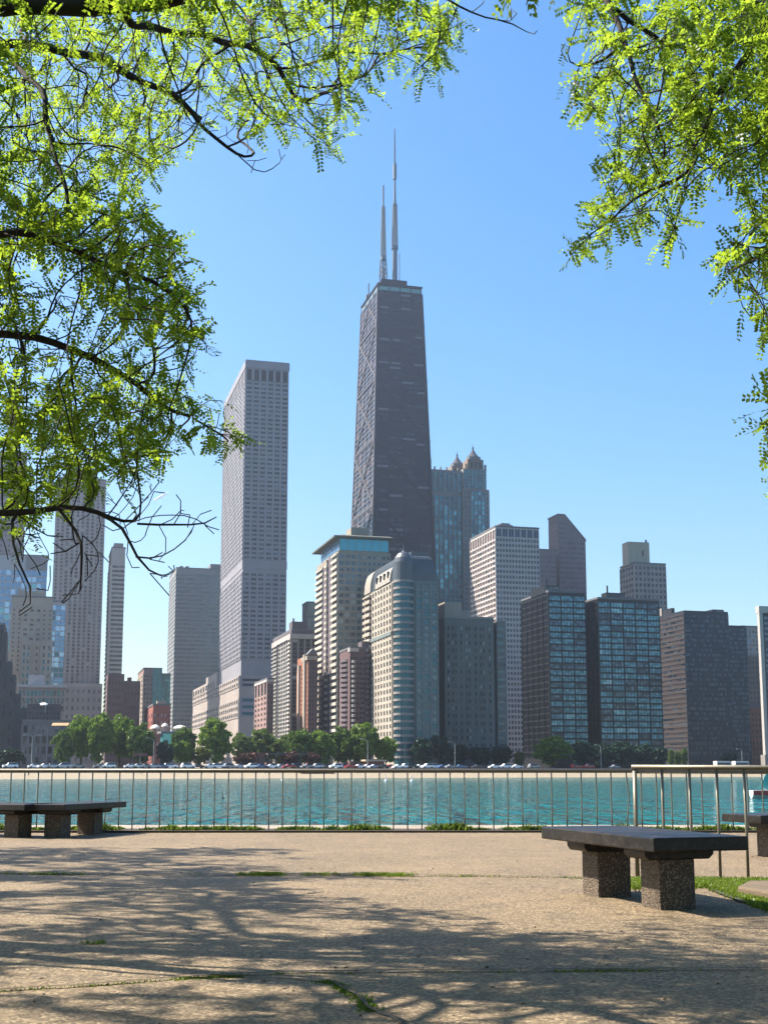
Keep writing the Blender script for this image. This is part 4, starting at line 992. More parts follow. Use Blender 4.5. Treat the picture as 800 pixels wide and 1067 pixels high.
# people on the beach (tiny)
def person_mesh(name, top, legs, pose):
    js = {'pelvis': (0, 0, .95), 'chest': (0, 0, 1.32), 'neck': (0, 0, 1.48), 'head': (0, -.01, 1.6), 'crown': (0, 0, 1.72),
          'lh': (.1, 0, .9), 'lk': (.12 + pose * .05, -.1 * pose, .5), 'lf': (.13, .12 * pose, .06), 'lt': (.13, .12 * pose - .15, .04),
          'rh': (-.1, 0, .9), 'rk': (-.12, .08 * pose, .5), 'rf': (-.13, -.15 * pose, .06), 'rt': (-.13, -.15 * pose - .15, .04),
          'ls': (.19, 0, 1.42), 'le': (.25, .03, 1.14), 'lw': (.27, -.08, .9), 'rs': (-.19, 0, 1.42), 're': (-.25, .03, 1.14), 'rw': (-.27, -.1 * pose - .03, .9)}
    ed = [('pelvis', 'chest'), ('chest', 'neck'), ('neck', 'head'), ('head', 'crown'), ('pelvis', 'lh'), ('lh', 'lk'), ('lk', 'lf'), ('lf', 'lt'), ('pelvis', 'rh'), ('rh', 'rk'), ('rk', 'rf'), ('rf', 'rt'), ('chest', 'ls'), ('ls', 'le'), ('le', 'lw'), ('chest', 'rs'), ('rs', 're'), ('re', 'rw')]
    rad = {'pelvis': .14, 'chest': .15, 'neck': .055, 'head': .1, 'crown': .07, 'lh': .1, 'rh': .1, 'lk': .06, 'rk': .06, 'lf': .045, 'rf': .045, 'lt': .035, 'rt': .035, 'ls': .06, 'rs': .06, 'le': .042, 're': .042, 'lw': .03, 'rw': .03}
    ks = list(js); me = bpy.data.meshes.new(name); me.from_pydata([js[k] for k in ks], [(ks.index(a), ks.index(b_)) for a, b_ in ed], [])
    o = bpy.data.objects.new('tmp', me); COL.objects.link(o)
    md = o.modifiers.new('skin', 'SKIN'); me.skin_vertices[0].data
    for i, k in enumerate(ks): me.skin_vertices[0].data[i].radius = (rad[k], rad[k] * .85); me.skin_vertices[0].data[i].use_root = (k == 'pelvis')
    o.modifiers.new('sub', 'SUBSURF').levels = 1
    dg = bpy.context.evaluated_depsgraph_get(); ev = o.evaluated_get(dg); out = bpy.data.meshes.new_from_object(ev)
    bpy.data.objects.remove(o)
    out.materials.clear(); skin = plain('skin_tone', (.45, .28, .2)); out.materials.append(skin); out.materials.append(plain('cloth_' + name, top)); out.materials.append(plain('trousers_' + name, legs))
    for p in out.polygons:
        z = p.center.z; x = abs(p.center.x); p.material_index = 0
        if .98 < z < 1.47 and x < .24: p.material_index = 1
        elif .45 < z <= .98 and x < .22: p.material_index = 2
        p.use_smooth = True
    return out
for i, (px, o, top, legs, lab) in enumerate([(83, 8, (.03, .03, .05), (.02, .02, .03), 'person in black walking on the beach below the big tree clump'), (148, 12, (.04, .04, .04), (.1, .1, .12), 'person in dark clothes standing on the beach below the sign'),
        (30, 6, (.02, .05, .1), (.03, .03, .03), 'person in dark blue walking on the beach at the left'), (276, 16, (.5, .1, .08), (.05, .05, .08), 'person in a red shirt on the beach near the brown deck'), (372, 14, (.6, .6, .6), (.1, .1, .15), 'person in a white shirt on the beach right of the brown deck')]):
    p = shore_px(px, o, -1.6 + (o + 8) * 3 / 33 - .8); me = person_mesh(f'body{i}', top, legs, 1 if i % 2 == 0 else .3)
    ob = link('person', me); ob.location = p; ob.rotation_euler = (0, 0, random.uniform(0, 6)); tag(ob, lab, 'person', 'people on the far beach')
# on the water
M_BUOY = plain('buoy_white', (.85, .85, .85), .4); M_BUOYD = plain('buoy_dark', (.03, .035, .03), .6)
for px, py, sc, mt, lab in ((402, 814, .8, M_BUOY, 'small white buoy on the water near the middle of the lake'), (429, 814, .8, M_BUOY, 'small white buoy on the water right of the middle one'), (294, 813, .6, M_BUOY, 'small white buoy on the water left of the middle one'), (795, 815, .9, M_BUOY, 'small white buoy above the little sail at the right edge'), (232, 832, .3, M_BUOYD, 'small dark marker buoy in the pale glitter')):
    p = atZ(px, py, -1.6); t = thing('buoy', lab, 'buoy', p, 0, None, sc)
    g = MB(); g.lathe([(.02, -.3), (.5, -.2), (.55, .1), (.35, .35), (.12, .5)], 14); g.build('float', mt, t, smooth=True); g = MB(); g.tube([(0, 0, .4), (0, 0, 2)], [.14, .07], 8); g.build('mast', mt, t)
p = atZ(794, 832, -1.6); sc = p.y / F
t = thing('sailing_dinghy', 'small dinghy with white and red hull and teal sail at the right edge', 'boat', p, R(8))
g = MB(); secs = []
for k in range(7):
    x = -1.1 + 2.6 * k / 6; wd = .5 * math.sin(min(1, (6.6 - k) / 4) * math.pi / 2) ; secs.append([(x, -wd, .75), (x, -wd * .85, .3), (x, 0, -.1), (x, wd * .85, .3), (x, wd, .75)])
for k in range(6):
    for i in range(4): g.poly([secs[k][i], secs[k + 1][i], secs[k + 1][i + 1], secs[k][i + 1]], 1 if i in (0, 3) else 0)
    g.poly([secs[k][4], secs[k + 1][4], secs[k + 1][0], secs[k][0]], 0)
g.poly(secs[0], 0); g.build('hull', [M_BUOY, plain('hull_red', (.7, .08, .07), .3)], t)
g = MB(); g.tube([(.6, 0, .6), (.75, 0, 2.9)], .03, 8); g.build('mast', M_LAMP, t)
g = MB(); g.prism([(-.3, .02, .95), (.62, .02, .95), (.74, .02, 2.8)], (0, .02, 0)); g.build('sail', plain('teal_sail', (.1, .5, .45), .6), t)

# ------------------------------------------------------------------ railings
M_STL = plain('railing_steel', (.17, .15, .115), .45, .55); M_STLD = plain('railing_steel_dark', (.2, .18, .15), .5, .55)
fen = thing('lakeside_railing', 'long steel railing with thin upright bars along the lake edge', 'railing', (0, 22.3, 0))
xs = []; x = -8.6
while x < 8.8:
    xs.append(x); x += .236 + .022 * max(0, min(1, (x + 2) / 6))
g = MB(); g.tube([(xs[0], 0, 1.05), (0, 0, 1.05), (xs[-1], FY(xs[-1]) - 22.3, 1.05)], .026, 10); g.tube([(xs[0], 0, 1.015), (0, 0, 1.015), (xs[-1], FY(xs[-1]) - 22.3, 1.015)], .012, 6); g.build('top_rail', M_STL, fen, smooth=True)
for x in xs:
    y = FY(x) - 22.3; px = proj((x, 22.3 + y, .5))[0]
    g = MB()
    bend = .045 if 640 < px < 655 else random.uniform(-.006, .006)
    g.tube([(0, 0, 0), (bend * .3, 0, .3), (bend, random.uniform(-.01, .01), .62), (bend * .5, 0, .8), (0, 0, 1.04)], .0115 if px < 560 else .0125, 6); o = g.build('bar', M_STL, fen, smooth=True); o.location = (x, y, 0)
c = atZ(664, 916)
nf_ = thing('near_railing', 'nearer steel railing with thick corner post, behind the big bench', 'railing', (c.x, c.y, 0))
g = MB(); g.tube([(0, 0, 0), (0, 0, 1.07)], .022, 12); g.build('post', M_STL, nf_, smooth=True)
g = MB(); g.tube([(-.03, 0, 1.085), (3.4, -.12, 1.07)], .024, 12); g.tube([(0, 0, 1.035), (3.4, -.12, 1.02)], .012, 8); g.build('top_rail', M_STL, nf_, smooth=True)
for k in range(1, 13):
    g = MB(); x = .268 * k; g.tube([(0, 0, 0), (random.uniform(-.004, .004), 0, .5), (0, 0, 1.06)], .0145, 10); o = g.build('bar', M_STL, nf_, smooth=True); o.location = (x, -.035 * x, 0)

# ------------------------------------------------------------------ benches
def bench_mats():
    m, nt, bs = newmat('bench_dark_stone')
    f = noise_n(nt, 3, 6); g_ = noise_n(nt, 90, 2); h = noise_n(nt, 14, 5)
    a = mix_rgb(nt, ramp(nt, f, [(.35, 0), (.7, 1)]), (.006, .005, .005), (.018, .013, .010))
    a2 = mix_rgb(nt, ramp(nt, h, [(.55, 0), (.72, .35)]), a, (.10, .085, .07))
    nt.links.new(mix_rgb(nt, ramp(nt, g_, [(.6, 0), (.78, .5)]), a2, (.2, .2, .2)), bs.inputs['Base Color']); nt.links.new(ramp(nt, f, [(.3, .35), (.8, .6)]), bs.inputs['Roughness']); bs.inputs['Specular IOR Level'].default_value = .28
    bp = N(nt, 'ShaderNodeBump'); bp.inputs['Strength'].default_value = .35; bp.inputs['Distance'].default_value = .004; nt.links.new(g_, bp.inputs['Height']); nt.links.new(bp.outputs[0], bs.inputs['Normal'])
    m2, nt, bs = newmat('bench_pebble_concrete')
    vo = N(nt, 'ShaderNodeTexVoronoi'); vo.inputs['Scale'].default_value = 85; tc = N(nt, 'ShaderNodeTexCoord'); nt.links.new(tc.outputs['Object'], vo.inputs['Vector'])
    sp = N(nt, 'ShaderNodeSeparateColor'); nt.links.new(vo.outputs['Color'], sp.inputs[0])
    c1 = mix_rgb(nt, ramp(nt, sp.outputs[0], [(.2, 0), (.6, .25), (1, 1)]), (.08, .058, .038), (.34, .27, .19))
    c2 = mix_rgb(nt, ramp(nt, vo.outputs['Distance'], [(.3, 0), (.6, 1)]), c1, (.05, .035, .025)); nt.links.new(c2, bs.inputs['Base Color'])
    bp = N(nt, 'ShaderNodeBump'); bp.inputs['Strength'].default_value = .8; bp.inputs['Distance'].default_value = .008; bp.invert = True; nt.links.new(vo.outputs['Distance'], bp.inputs['Height']); nt.links.new(bp.outputs[0], bs.inputs['Normal']); bs.inputs['Roughness'].default_value = .85
    return m, m2
M_BD, M_BP = bench_mats()
def bevel_box(a, b_, r, mat, name, parent, seg=2):
    g = MB(); g.box(a, b_); o = g.build(name, mat, parent)
    md = o.modifiers.new('bevel', 'BEVEL'); md.width = r; md.segments = seg; md.limit_method = 'ANGLE'
    return o
def bench(label, p, rz, zs=1.0):
    """long axis = local y, origin under the near left corner of the slab"""
    t = thing('bench', label, 'bench', (p[0], p[1], 0), rz); t.scale = (1, 1, zs)
    Z = .565
    o = bevel_box((0, 0, Z - .105), (.80, 1.98, Z), .012, M_BD, 'seat', t)
    for y0 in (.34, 1.36):
        g = MB(); pr = [(.10, Z - .105), (.10, Z - .15), (.13, Z - .185), (.66, Z - .185), (.70, Z - .15), (.70, Z - .105)]
        g.prism([(x, y0 - .02, z) for x, z in pr], (0, .34, 0)); bm_ = g.build('crossbeam', M_BD, t); md = bm_.modifiers.new('bevel', 'BEVEL'); md.width = .012; md.segments = 2
        bevel_box((.23, y0, -.02), (.54, y0 + .30, Z - .183), .014, M_BP, 'leg', t)
    return t
nb = atZ(680.6, 873, .565); BR = R(17.5)
bench('large dark slab bench on two pebbled concrete blocks in the foreground', (nb.x, nb.y), BR)
p = atZ(751, 847.4, .52); bench('dark slab bench cut by the right frame edge, beyond the nearer railing', (p.x, p.y), R(-70), .92)
p = atZ(41, 853, .35); bench('dark slab bench cut by the left frame edge, before the lakeside railing', (atZ(41, 873)[0] - .16, 20.0), R(62), .93)
p = atZ(62, 873); bench('dark slab bench standing just right of the left edge bench', (p.x - .62, p.y - .05), R(-17), .93)
# raised concrete kerb slab at the right
kp = [atZ(772, 928), atZ(800, 950), atZ(900, 955), atZ(900, 925)]
g = MB(); a0 = atZ(768, 934); 
t = g; g.prism([(a0.x, a0.y, 0), (a0.x + .18, a0.y - .75, 0), (a0.x + 2.6, a0.y - 1.0, 0), (a0.x + 2.6, a0.y + .75, 0), (a0.x + .25, a0.y + .55, 0)], (0, 0, .085))
ks = g.build('concrete_slab', conc('slab_concrete', (.2, .145, .09))); tag(ks, 'low raised concrete slab in the grass at the right frame edge', 'slab'); md = ks.modifiers.new('bevel', 'BEVEL'); md.width = .02; md.segments = 2

# ------------------------------------------------------------------ joints, cracks, grass
def wob(pts, n, amp):
    out = []
    for i in range(len(pts) - 1):
        a, c = Vector(pts[i]), Vector(pts[i + 1])
        for k in range(n):
            p = a.lerp(c, k / n); p.y += amp * noise.noise(Vector((p.x * 1.7, p.y, 3))) + amp * .4 * noise.noise(Vector((p.x * 9, p.y, 7))); out.append(p)
    out.append(Vector(pts[-1])); return out
J1 = wob([atZ(-60, 911), atZ(200, 911.5), atZ(400, 912), atZ(600, 915), atZ(700, 918)], 60, .05)
J2 = wob([atZ(-80, 1038), atZ(80, 1029), atZ(180, 1021), atZ(300, 1014), atZ(460, 1013), atZ(640, 1012), atZ(880, 1010)], 40, .025)
J3 = wob([atZ(150, 1018), atZ(300, 1019), atZ(345, 1024), atZ(376, 1041), atZ(384, 1052), atZ(410, 1062), atZ(450, 1080)], 24, .02)
def jstrip(pts, wd):
    g = MB()
    for i in range(len(pts) - 1):
        wa = wd * (.5 + .9 * abs(noise.noise(pts[i] * 3))); wb_ = wd * (.5 + .9 * abs(noise.noise(pts[i + 1] * 3)))
        a, c = pts[i], pts[i + 1]; d = (c - a).normalized(); n_ = Vector((-d.y, d.x, 0))
        z = Vector((0, 0, .014))
        g.poly([a - n_ * wa + z, c - n_ * wb_ + z, c + n_ * wb_ + z, a + n_ * wa + z])
    return g
J4 = wob([atZ(384, 1052), atZ(500, 1040), atZ(560, 1030), atZ(700, 1036), atZ(860, 1028)], 30, .06); J5 = wob([atZ(120, 990), atZ(180, 1005), atZ(220, 1018)], 30, .06); J6 = wob([atZ(620, 1012), atZ(640, 985), atZ(700, 965), atZ(780, 958)], 30, .08); J7 = wob([atZ(-40, 1062), atZ(90, 1052), atZ(170, 1064), atZ(230, 1085)], 30, .05)
for J, wd in ((J1, .03), (J2, .02), (J3, .014), (J4, .0035), (J5, .004), (J6, .0035), (J7, .004)): tag(jstrip(J, wd).build('pavement_joint', M_SOIL), kind='structure')
M_GR = leaf_mat('grass_blades', (.07, .13, .015), (.17, .24, .03), 0, .45, (.3, .42, .04))
def blades(centres, hts, per, spread, wid=.006):
    C_ = np.repeat(np.array(centres), per, 0); n = len(C_); Hh = np.repeat(np.array(hts), per)
    C_ = C_ + np.column_stack([rng.normal(0, spread, n), rng.normal(0, spread * .8, n), np.zeros(n)])
    ang = rng.uniform(0, 6.28, n); le = rng.uniform(.15, .9, n); h = Hh * rng.uniform(.4, 1.1, n)
    dx = np.cos(ang) * le * h; dy = np.sin(ang) * le * h; wx = -np.sin(ang) * wid; wy = np.cos(ang) * wid; Z0 = np.zeros(n)
    b0 = C_ - np.column_stack([wx, wy, Z0]); b1 = C_ + np.column_stack([wx, wy, Z0])
    m0 = C_ + np.column_stack([dx * .4 + wx * .8, dy * .4 + wy * .8, h * .6]); m1 = C_ + np.column_stack([dx * .4 - wx * .8, dy * .4 - wy * .8, h * .6]); tp = C_ + np.column_stack([dx, dy, h])
    V = np.stack([b0, b1, m0, m1], 1).reshape(-1, 3); V2 = np.stack([m1, m0, tp + .1 * (m0 - m1), tp], 1).reshape(-1, 3)
    VV = np.concatenate([V, V2]); k = len(VV) // 4
    return VV, np.arange(k * 4).reshape(-1, 4)
def grass(name, label, centres, hts, per, spread, mat=M_GR, wid=.006):
    V, Q = blades(centres, hts, per, spread, wid); o = link(name, raw_mesh(name, V, Q, mat)); tag(o, label, 'grass', kind='stuff'); return o
cs, hs = [], []
for p in J1:
    px = proj(p)[0]; d = noise.noise(Vector((p.x * 2.2, 0, 5)))
    k = 1 if (250 < px < 290 or 318 < px < 350 or 370 < px < 425 or px > 640) else (.3 if 460 < px < 610 else .08)
    if -20 < px < 90: k = .5
    for _ in range(int(3 + 8 * max(0, d + .3) * k * 2)):
        if random.random() < k: cs.append((p.x + random.gauss(0, .05), p.y + random.gauss(0, .05), 0)); hs.append(.018 + .018 * k)
for p in J2:
    px = proj(p)[0]
    k = 1 if (180 < px < 250 or 585 < px < 680) else (.2 if px < 180 else .05)
    for _ in range(3):
        if random.random() < k * .8: cs.append((p.x + random.gauss(0, .03), p.y + random.gauss(0, .02), 0)); hs.append(.013)
grass('joint_grass', 'short grass growing in the joints of the pavement', cs, hs, 7, .025, wid=.003)
cs, hs = [], []
for p in J3:
    px = proj(p)[0]
    if 335 < px < 388:
        for _ in range(2): cs.append((p.x + random.gauss(0, .02), p.y + random.gauss(0, .02), 0)); hs.append(.012)
q = atZ(102, 983)
for _ in range(10): cs.append((q.x + random.gauss(0, .04), q.y + random.gauss(0, .03), 0)); hs.append(.022)
M_WEED = leaf_mat('weed_leaves', (.04, .10, .012), (.12, .2, .025), 0, .4, (.22, .36, .03))
grass('weeds', 'small green weeds in the crack at the front of the pavement', cs, hs, 7, .016, M_WEED, .004)
# lawn patch at the right
cs, hs = [], []
for _ in range(9000):
    px = random.uniform(655, 830); y0 = 919; y1 = 919 + 30 * min(1, max(0.12, (px - 725) / 75)) if px > 725 else 925
    if 672 < px < 728: y1 = 924
    py = random.uniform(y0 - (2 * random.random()), y1 + random.gauss(0, 1.5)); p = atZ(px, py)
    cs.append((p.x, p.y, 0)); hs.append(.045)
g = MB(); q = [atZ(728, 919), atZ(830, 918), atZ(830, 948), atZ(800, 947), atZ(770, 941), atZ(745, 931)]; g.poly([x + Vector((0, 0, .016)) for x in q]); tag(g.build('lawn_soil', plain('lawn_soil', (.05, .06, .02), .95)), kind='structure')
grass('grass', 'bright green grass patch at the foot of the nearer railing', cs, hs, 4, .02)
# weeds along the far railing: broad leaved
cs, hs = [], []
for _ in range(1500):
    x = random.uniform(-9, 9); y = 22.18 + random.uniform(-.12, .35); d = noise.noise(Vector((x * 1.3, 0, 9))) + .6 * noise.noise(Vector((x * 5, 1, 2)))
    if d > -.25: cs.append((x, y, .03)); hs.append(.05 + .10 * max(0, d + .1))
M_WEEDF = leaf_mat('railing_weeds', (.03, .07, .012), (.12, .17, .03), 0, .4, (.24, .34, .04))
grass('railing_weeds', 'leafy weeds and grass growing along the foot of the lakeside railing', cs, hs, 9, .04, M_WEEDF, .016)
# fallen leaves
cs = []
V = []
for _ in range(260):
    px = random.uniform(-50, 850); py = random.uniform(885, 1090); p = atZ(px, py); a = random.uniform(0, 6.28); s_ = random.uniform(.008, .02)
    d = Vector((math.cos(a), math.sin(a), 0)) * s_; n_ = Vector((-d.y, d.x, 0)) * .5; z = Vector((0, 0, .018)); tl = Vector((0, 0, random.uniform(0, .012)))
    V += [p - d + z, p - n_ + z + tl, p + d + z, p + n_ + z]
V = np.array([tuple(v) for v in V]); tag(link('debris', raw_mesh('debris', V, np.arange(len(V)).reshape(-1, 4), plain('dry_leaf', (.12, .075, .04), .9))), 'dry leaflets and twigs scattered over the pavement', 'litter', kind='stuff')

# ------------------------------------------------------------------ the two honey locust trees overhead
def in_poly(pts, poly):
    x, y = pts[:, 0], pts[:, 1]; c = np.zeros(len(pts), bool); j = len(poly) - 1
    for i in range(len(poly)):
        xi, yi = poly[i]; xj, yj = poly[j]
        m = ((yi > y) != (yj > y)) & (x < (xj - xi) * (y - yi) / ((yj - yi) if yj != yi else 1e-9) + xi); c ^= m; j = i
    return c
def projN(P_):
    x, y, z = P_[:, 0], P_[:, 1], P_[:, 2] - CH; d = y * cT + z * sT; u = -y * sT + z * cT; d2 = np.where(d > .3, d, np.nan)
    return np.column_stack([400 + F * x / d2, CY - F * u / d2])
def px3(P2, Y):
    a = (P2[:, 0] - 400) / F; b_ = (CY - P2[:, 1]) / F; ry = cT - b_ * sT; rz = sT + b_ * cT; t = Y / ry
    return np.column_stack([a * t, Y, CH + rz * t])
def sample(poly, n, y0, y1, clump=1.8, thr=0.12):
    poly = np.array(poly, float); lo, hi = poly.min(0), poly.max(0); out = []
    while len(out) < n:
        q = rng.uniform(lo, hi, (n * 3, 2)); q = q[in_poly(q, poly)]; Y = rng.uniform(y0, y1, len(q)); p = px3(q, Y)
        for v in p:
            if noise.noise(Vector(v) * clump) > thr or rng.random() < .15: out.append(v)
            if len(out) >= n: break
    return np.array(out)
def colonize(limbs, attr, bare, step=.085, infl=.9, kill=.12, iters=150, grav=-.08, jit=.3):
    pos = []; par = []
    for L_ in limbs:     # L_: (parent_index_or_None, points)
        pi, pts = L_['from'], L_['pts']; prev = L_.get('start', -1)
        if prev == 'near':
            d = np.linalg.norm(np.array(pos) - np.array(pts[0]), axis=1); prev = int(d.argmin())
        p0 = None
        for k in range(len(pts) - 1):
            a, c = np.array(pts[k], float), np.array(pts[k + 1], float); n = max(1, int(np.linalg.norm(c - a) / step))
            for i in range(n):
                q = a + (c - a) * (i + (1 if k or prev != -1 else 0)) / n
                q = q + (rng.normal(0, .012, 3) if len(pos) > 3 else 0)
                pos.append(q); par.append(prev); prev = len(pos) - 1
    pos = [np.array(p) for p in pos]; P_ = np.array(pos); A = attr.copy(); alive = np.ones(len(A), bool)
    near = np.zeros(len(A), int); dist = np.full(len(A), 1e9)
    dirs = {}
    def upd(i0):
        nonlocal near, dist
        for s_ in range(i0, len(P_), 400):
            blk = P_[s_:s_ + 400]; D = np.linalg.norm(A[:, None, :] - blk[None], axis=2); j = D.argmin(1); d = D[np.arange(len(A)), j]; m = d < dist
            dist[m] = d[m]; near[m] = j[m] + s_
    upd(0)
    nodedir = {}
    for it in range(iters):
        alive &= dist > kill
        act = alive & (dist < infl)
        if not act.any():
            if not alive.any(): break
            infl *= 1.5
            if infl > 4: break
            continue
        idx = np.where(act)[0]; nn = near[idx]; v = A[idx] - P_[nn]; v /= np.linalg.norm(v, axis=1, keepdims=True)
        uq, inv = np.unique(nn, return_inverse=True); sm = np.zeros((len(uq), 3)); np.add.at(sm, inv, v)
        newp = []
        for k, u in enumerate(uq):
            d = sm[k] / (np.linalg.norm(sm[k]) + 1e-9)
            if par[u] >= 0:
                pd = P_[u] - P_[par[u]]; pd /= (np.linalg.norm(pd) + 1e-9); d = d + .8 * pd
            d = d + rng.normal(0, jit, 3) + np.array([0, 0, grav]); d /= np.linalg.norm(d)
            newp.append(P_[u] + d * step); par.append(int(u))
        i0 = len(P_); P_ = np.vstack([P_, np.array(newp)]); upd(i0)
        if len(P_) > 60000: break
    return P_, np.array(par)
def tree_mesh(P_, par, tip=.003, expo=2.5, rmin_root=None):
    n = len(P_); kids = [[] for _ in range(n)]
    for i, p in enumerate(par):
        if p >= 0: kids[p].append(i)
    rad = np.zeros(n); acc = np.zeros(n)
    for i in range(n - 1, -1, -1):
        pass
    order = []; st = [i for i in range(n) if par[i] < 0]
    while st:
        i = st.pop(); order.append(i); st += kids[i]
    for i in reversed(order):
        rad[i] = tip if not kids[i] else sum(rad[k] ** expo for k in kids[i]) ** (1 / expo) * 1.004
        rad[i] = max(rad[i], tip)
    # chains -> tubes
    V = []; Q = []; base = 0
    starts = [(i, par[i]) for i in range(n) if par[i] < 0 or (len(kids[par[i]]) > 1 and i != max(kids[par[i]], key=lambda k: rad[k]))]
    for s_, pr in starts:
        ch = ([pr] if pr >= 0 else []) + [s_]; cur = s_
        while kids[cur]:
            cur = max(kids[cur], key=lambda k: rad[k]); ch.append(cur)
        pts = P_[ch]; rr_ = rad[ch].copy()
        if pr >= 0: rr_[0] = rad[s_]
        if len(ch) < 2: continue
        if len(pts) > 4:
            sm_ = pts.copy(); sm_[1:-1] = .5 * pts[1:-1] + .25 * (pts[:-2] + pts[2:]); pts = sm_
        sides = 4 if rr_[0] < .008 else (6 if rr_[0] < .04 else 12)
        T_ = np.gradient(pts, axis=0); T_ /= np.linalg.norm(T_, axis=1, keepdims=True) + 1e-9
        ref = np.array([0, 0, 1.]) if abs(T_[0][2]) < .9 else np.array([1., 0, 0])
        for k in range(len(pts)):
            a = np.cross(T_[k], ref); a /= np.linalg.norm(a) + 1e-9; b_ = np.cross(a, T_[k]); ref = b_
            w_ = np.arange(sides) * 2 * math.pi / sides
            V.append(pts[k] + rr_[k] * (np.cos(w_)[:, None] * a + np.sin(w_)[:, None] * b_))
        for k in range(len(pts) - 1):
            i0 = base + k * sides
            for q in range(sides): Q.append((i0 + q, i0 + (q + 1) % sides, i0 + sides + (q + 1) % sides, i0 + sides + q))
        base += sides * len(pts)
    return np.concatenate(V), np.array(Q), rad, kids
def leaves(P_, par, rad, kids, keep, prob, rmax=.0062, nl=8, size=1.0, dense=None):
    """compound leaves of paired leaflets along the twigs"""
    C_, D_, Z_ = [], [], []
    for i in range(len(P_)):
        if par[i] < 0 or rad[i] > rmax or not keep[i]: continue
        end = not kids[i]
        for _ in range((3 if end else 2) * (int(dense[i]) if dense is not None else 1)):
            if rng.random() > prob: continue
            d = P_[i] - P_[par[i]]; d /= np.linalg.norm(d) + 1e-9
            d = d * (.9 if end else .35) + rng.normal(0, .6, 3) + np.array([0, 0, -.28]); d /= np.linalg.norm(d); C_.append(P_[i]); D_.append(d); Z_.append(1. if dense is None or dense[i] < 4 else (2.2 if P_[i][1] < 3.2 and P_[i][2] > 4 else 1.3))  # leaves over the camera enlarged to cut the sky light
    C_ = np.array(C_); D_ = np.array(D_); n = len(C_)
    up = rng.normal(0, .55, (n, 3)) + np.array([0, 0, 1.]); Sd = np.cross(D_, up); Sd /= np.linalg.norm(Sd, axis=1, keepdims=True); Up = np.cross(Sd, D_)
    Z_ = np.array(Z_); Ln = rng.uniform(.10, .17, n) * size * Z_; V = []
    for k in range(nl):
        t = (k + 1.0) / nl
        for sg in (-1, 1):
            droop = -.25 * t * t
            b0 = C_ + D_ * (Ln * t)[:, None] + Up * (Ln * droop)[:, None]
            ll = (.030 * size * Z_ * rng.uniform(.8, 1.15, n) * (1 - .35 * abs(t - .5)))[:, None]; wd = ll * .31
            dr = D_ * .45 + Sd * sg * .9 + Up * rng.normal(-.12, .28, (n, 1)); dr /= np.linalg.norm(dr, axis=1, keepdims=True)
            wv = np.cross(dr, Up); wv /= np.linalg.norm(wv, axis=1, keepdims=True)
            V.append(np.stack([b0, b0 + dr * ll * .45 + wv * wd, b0 + dr * ll, b0 + dr * ll * .45 - wv * wd], 1))
    V = np.concatenate(V).reshape(-1, 3)
    return V, np.arange(len(V)).reshape(-1, 4), n
def limb(pts, start='near', **k):
    return dict(pts=[tuple(atY(p[0], p[1], p[2])) if len(p) == 3 and abs(p[0]) > 20 or (len(p) == 3 and p[1] > 20) else tuple(p) for p in pts], start=start, **{'from': None})
def A3(*l): return [tuple(atY(*p)) for p in l]
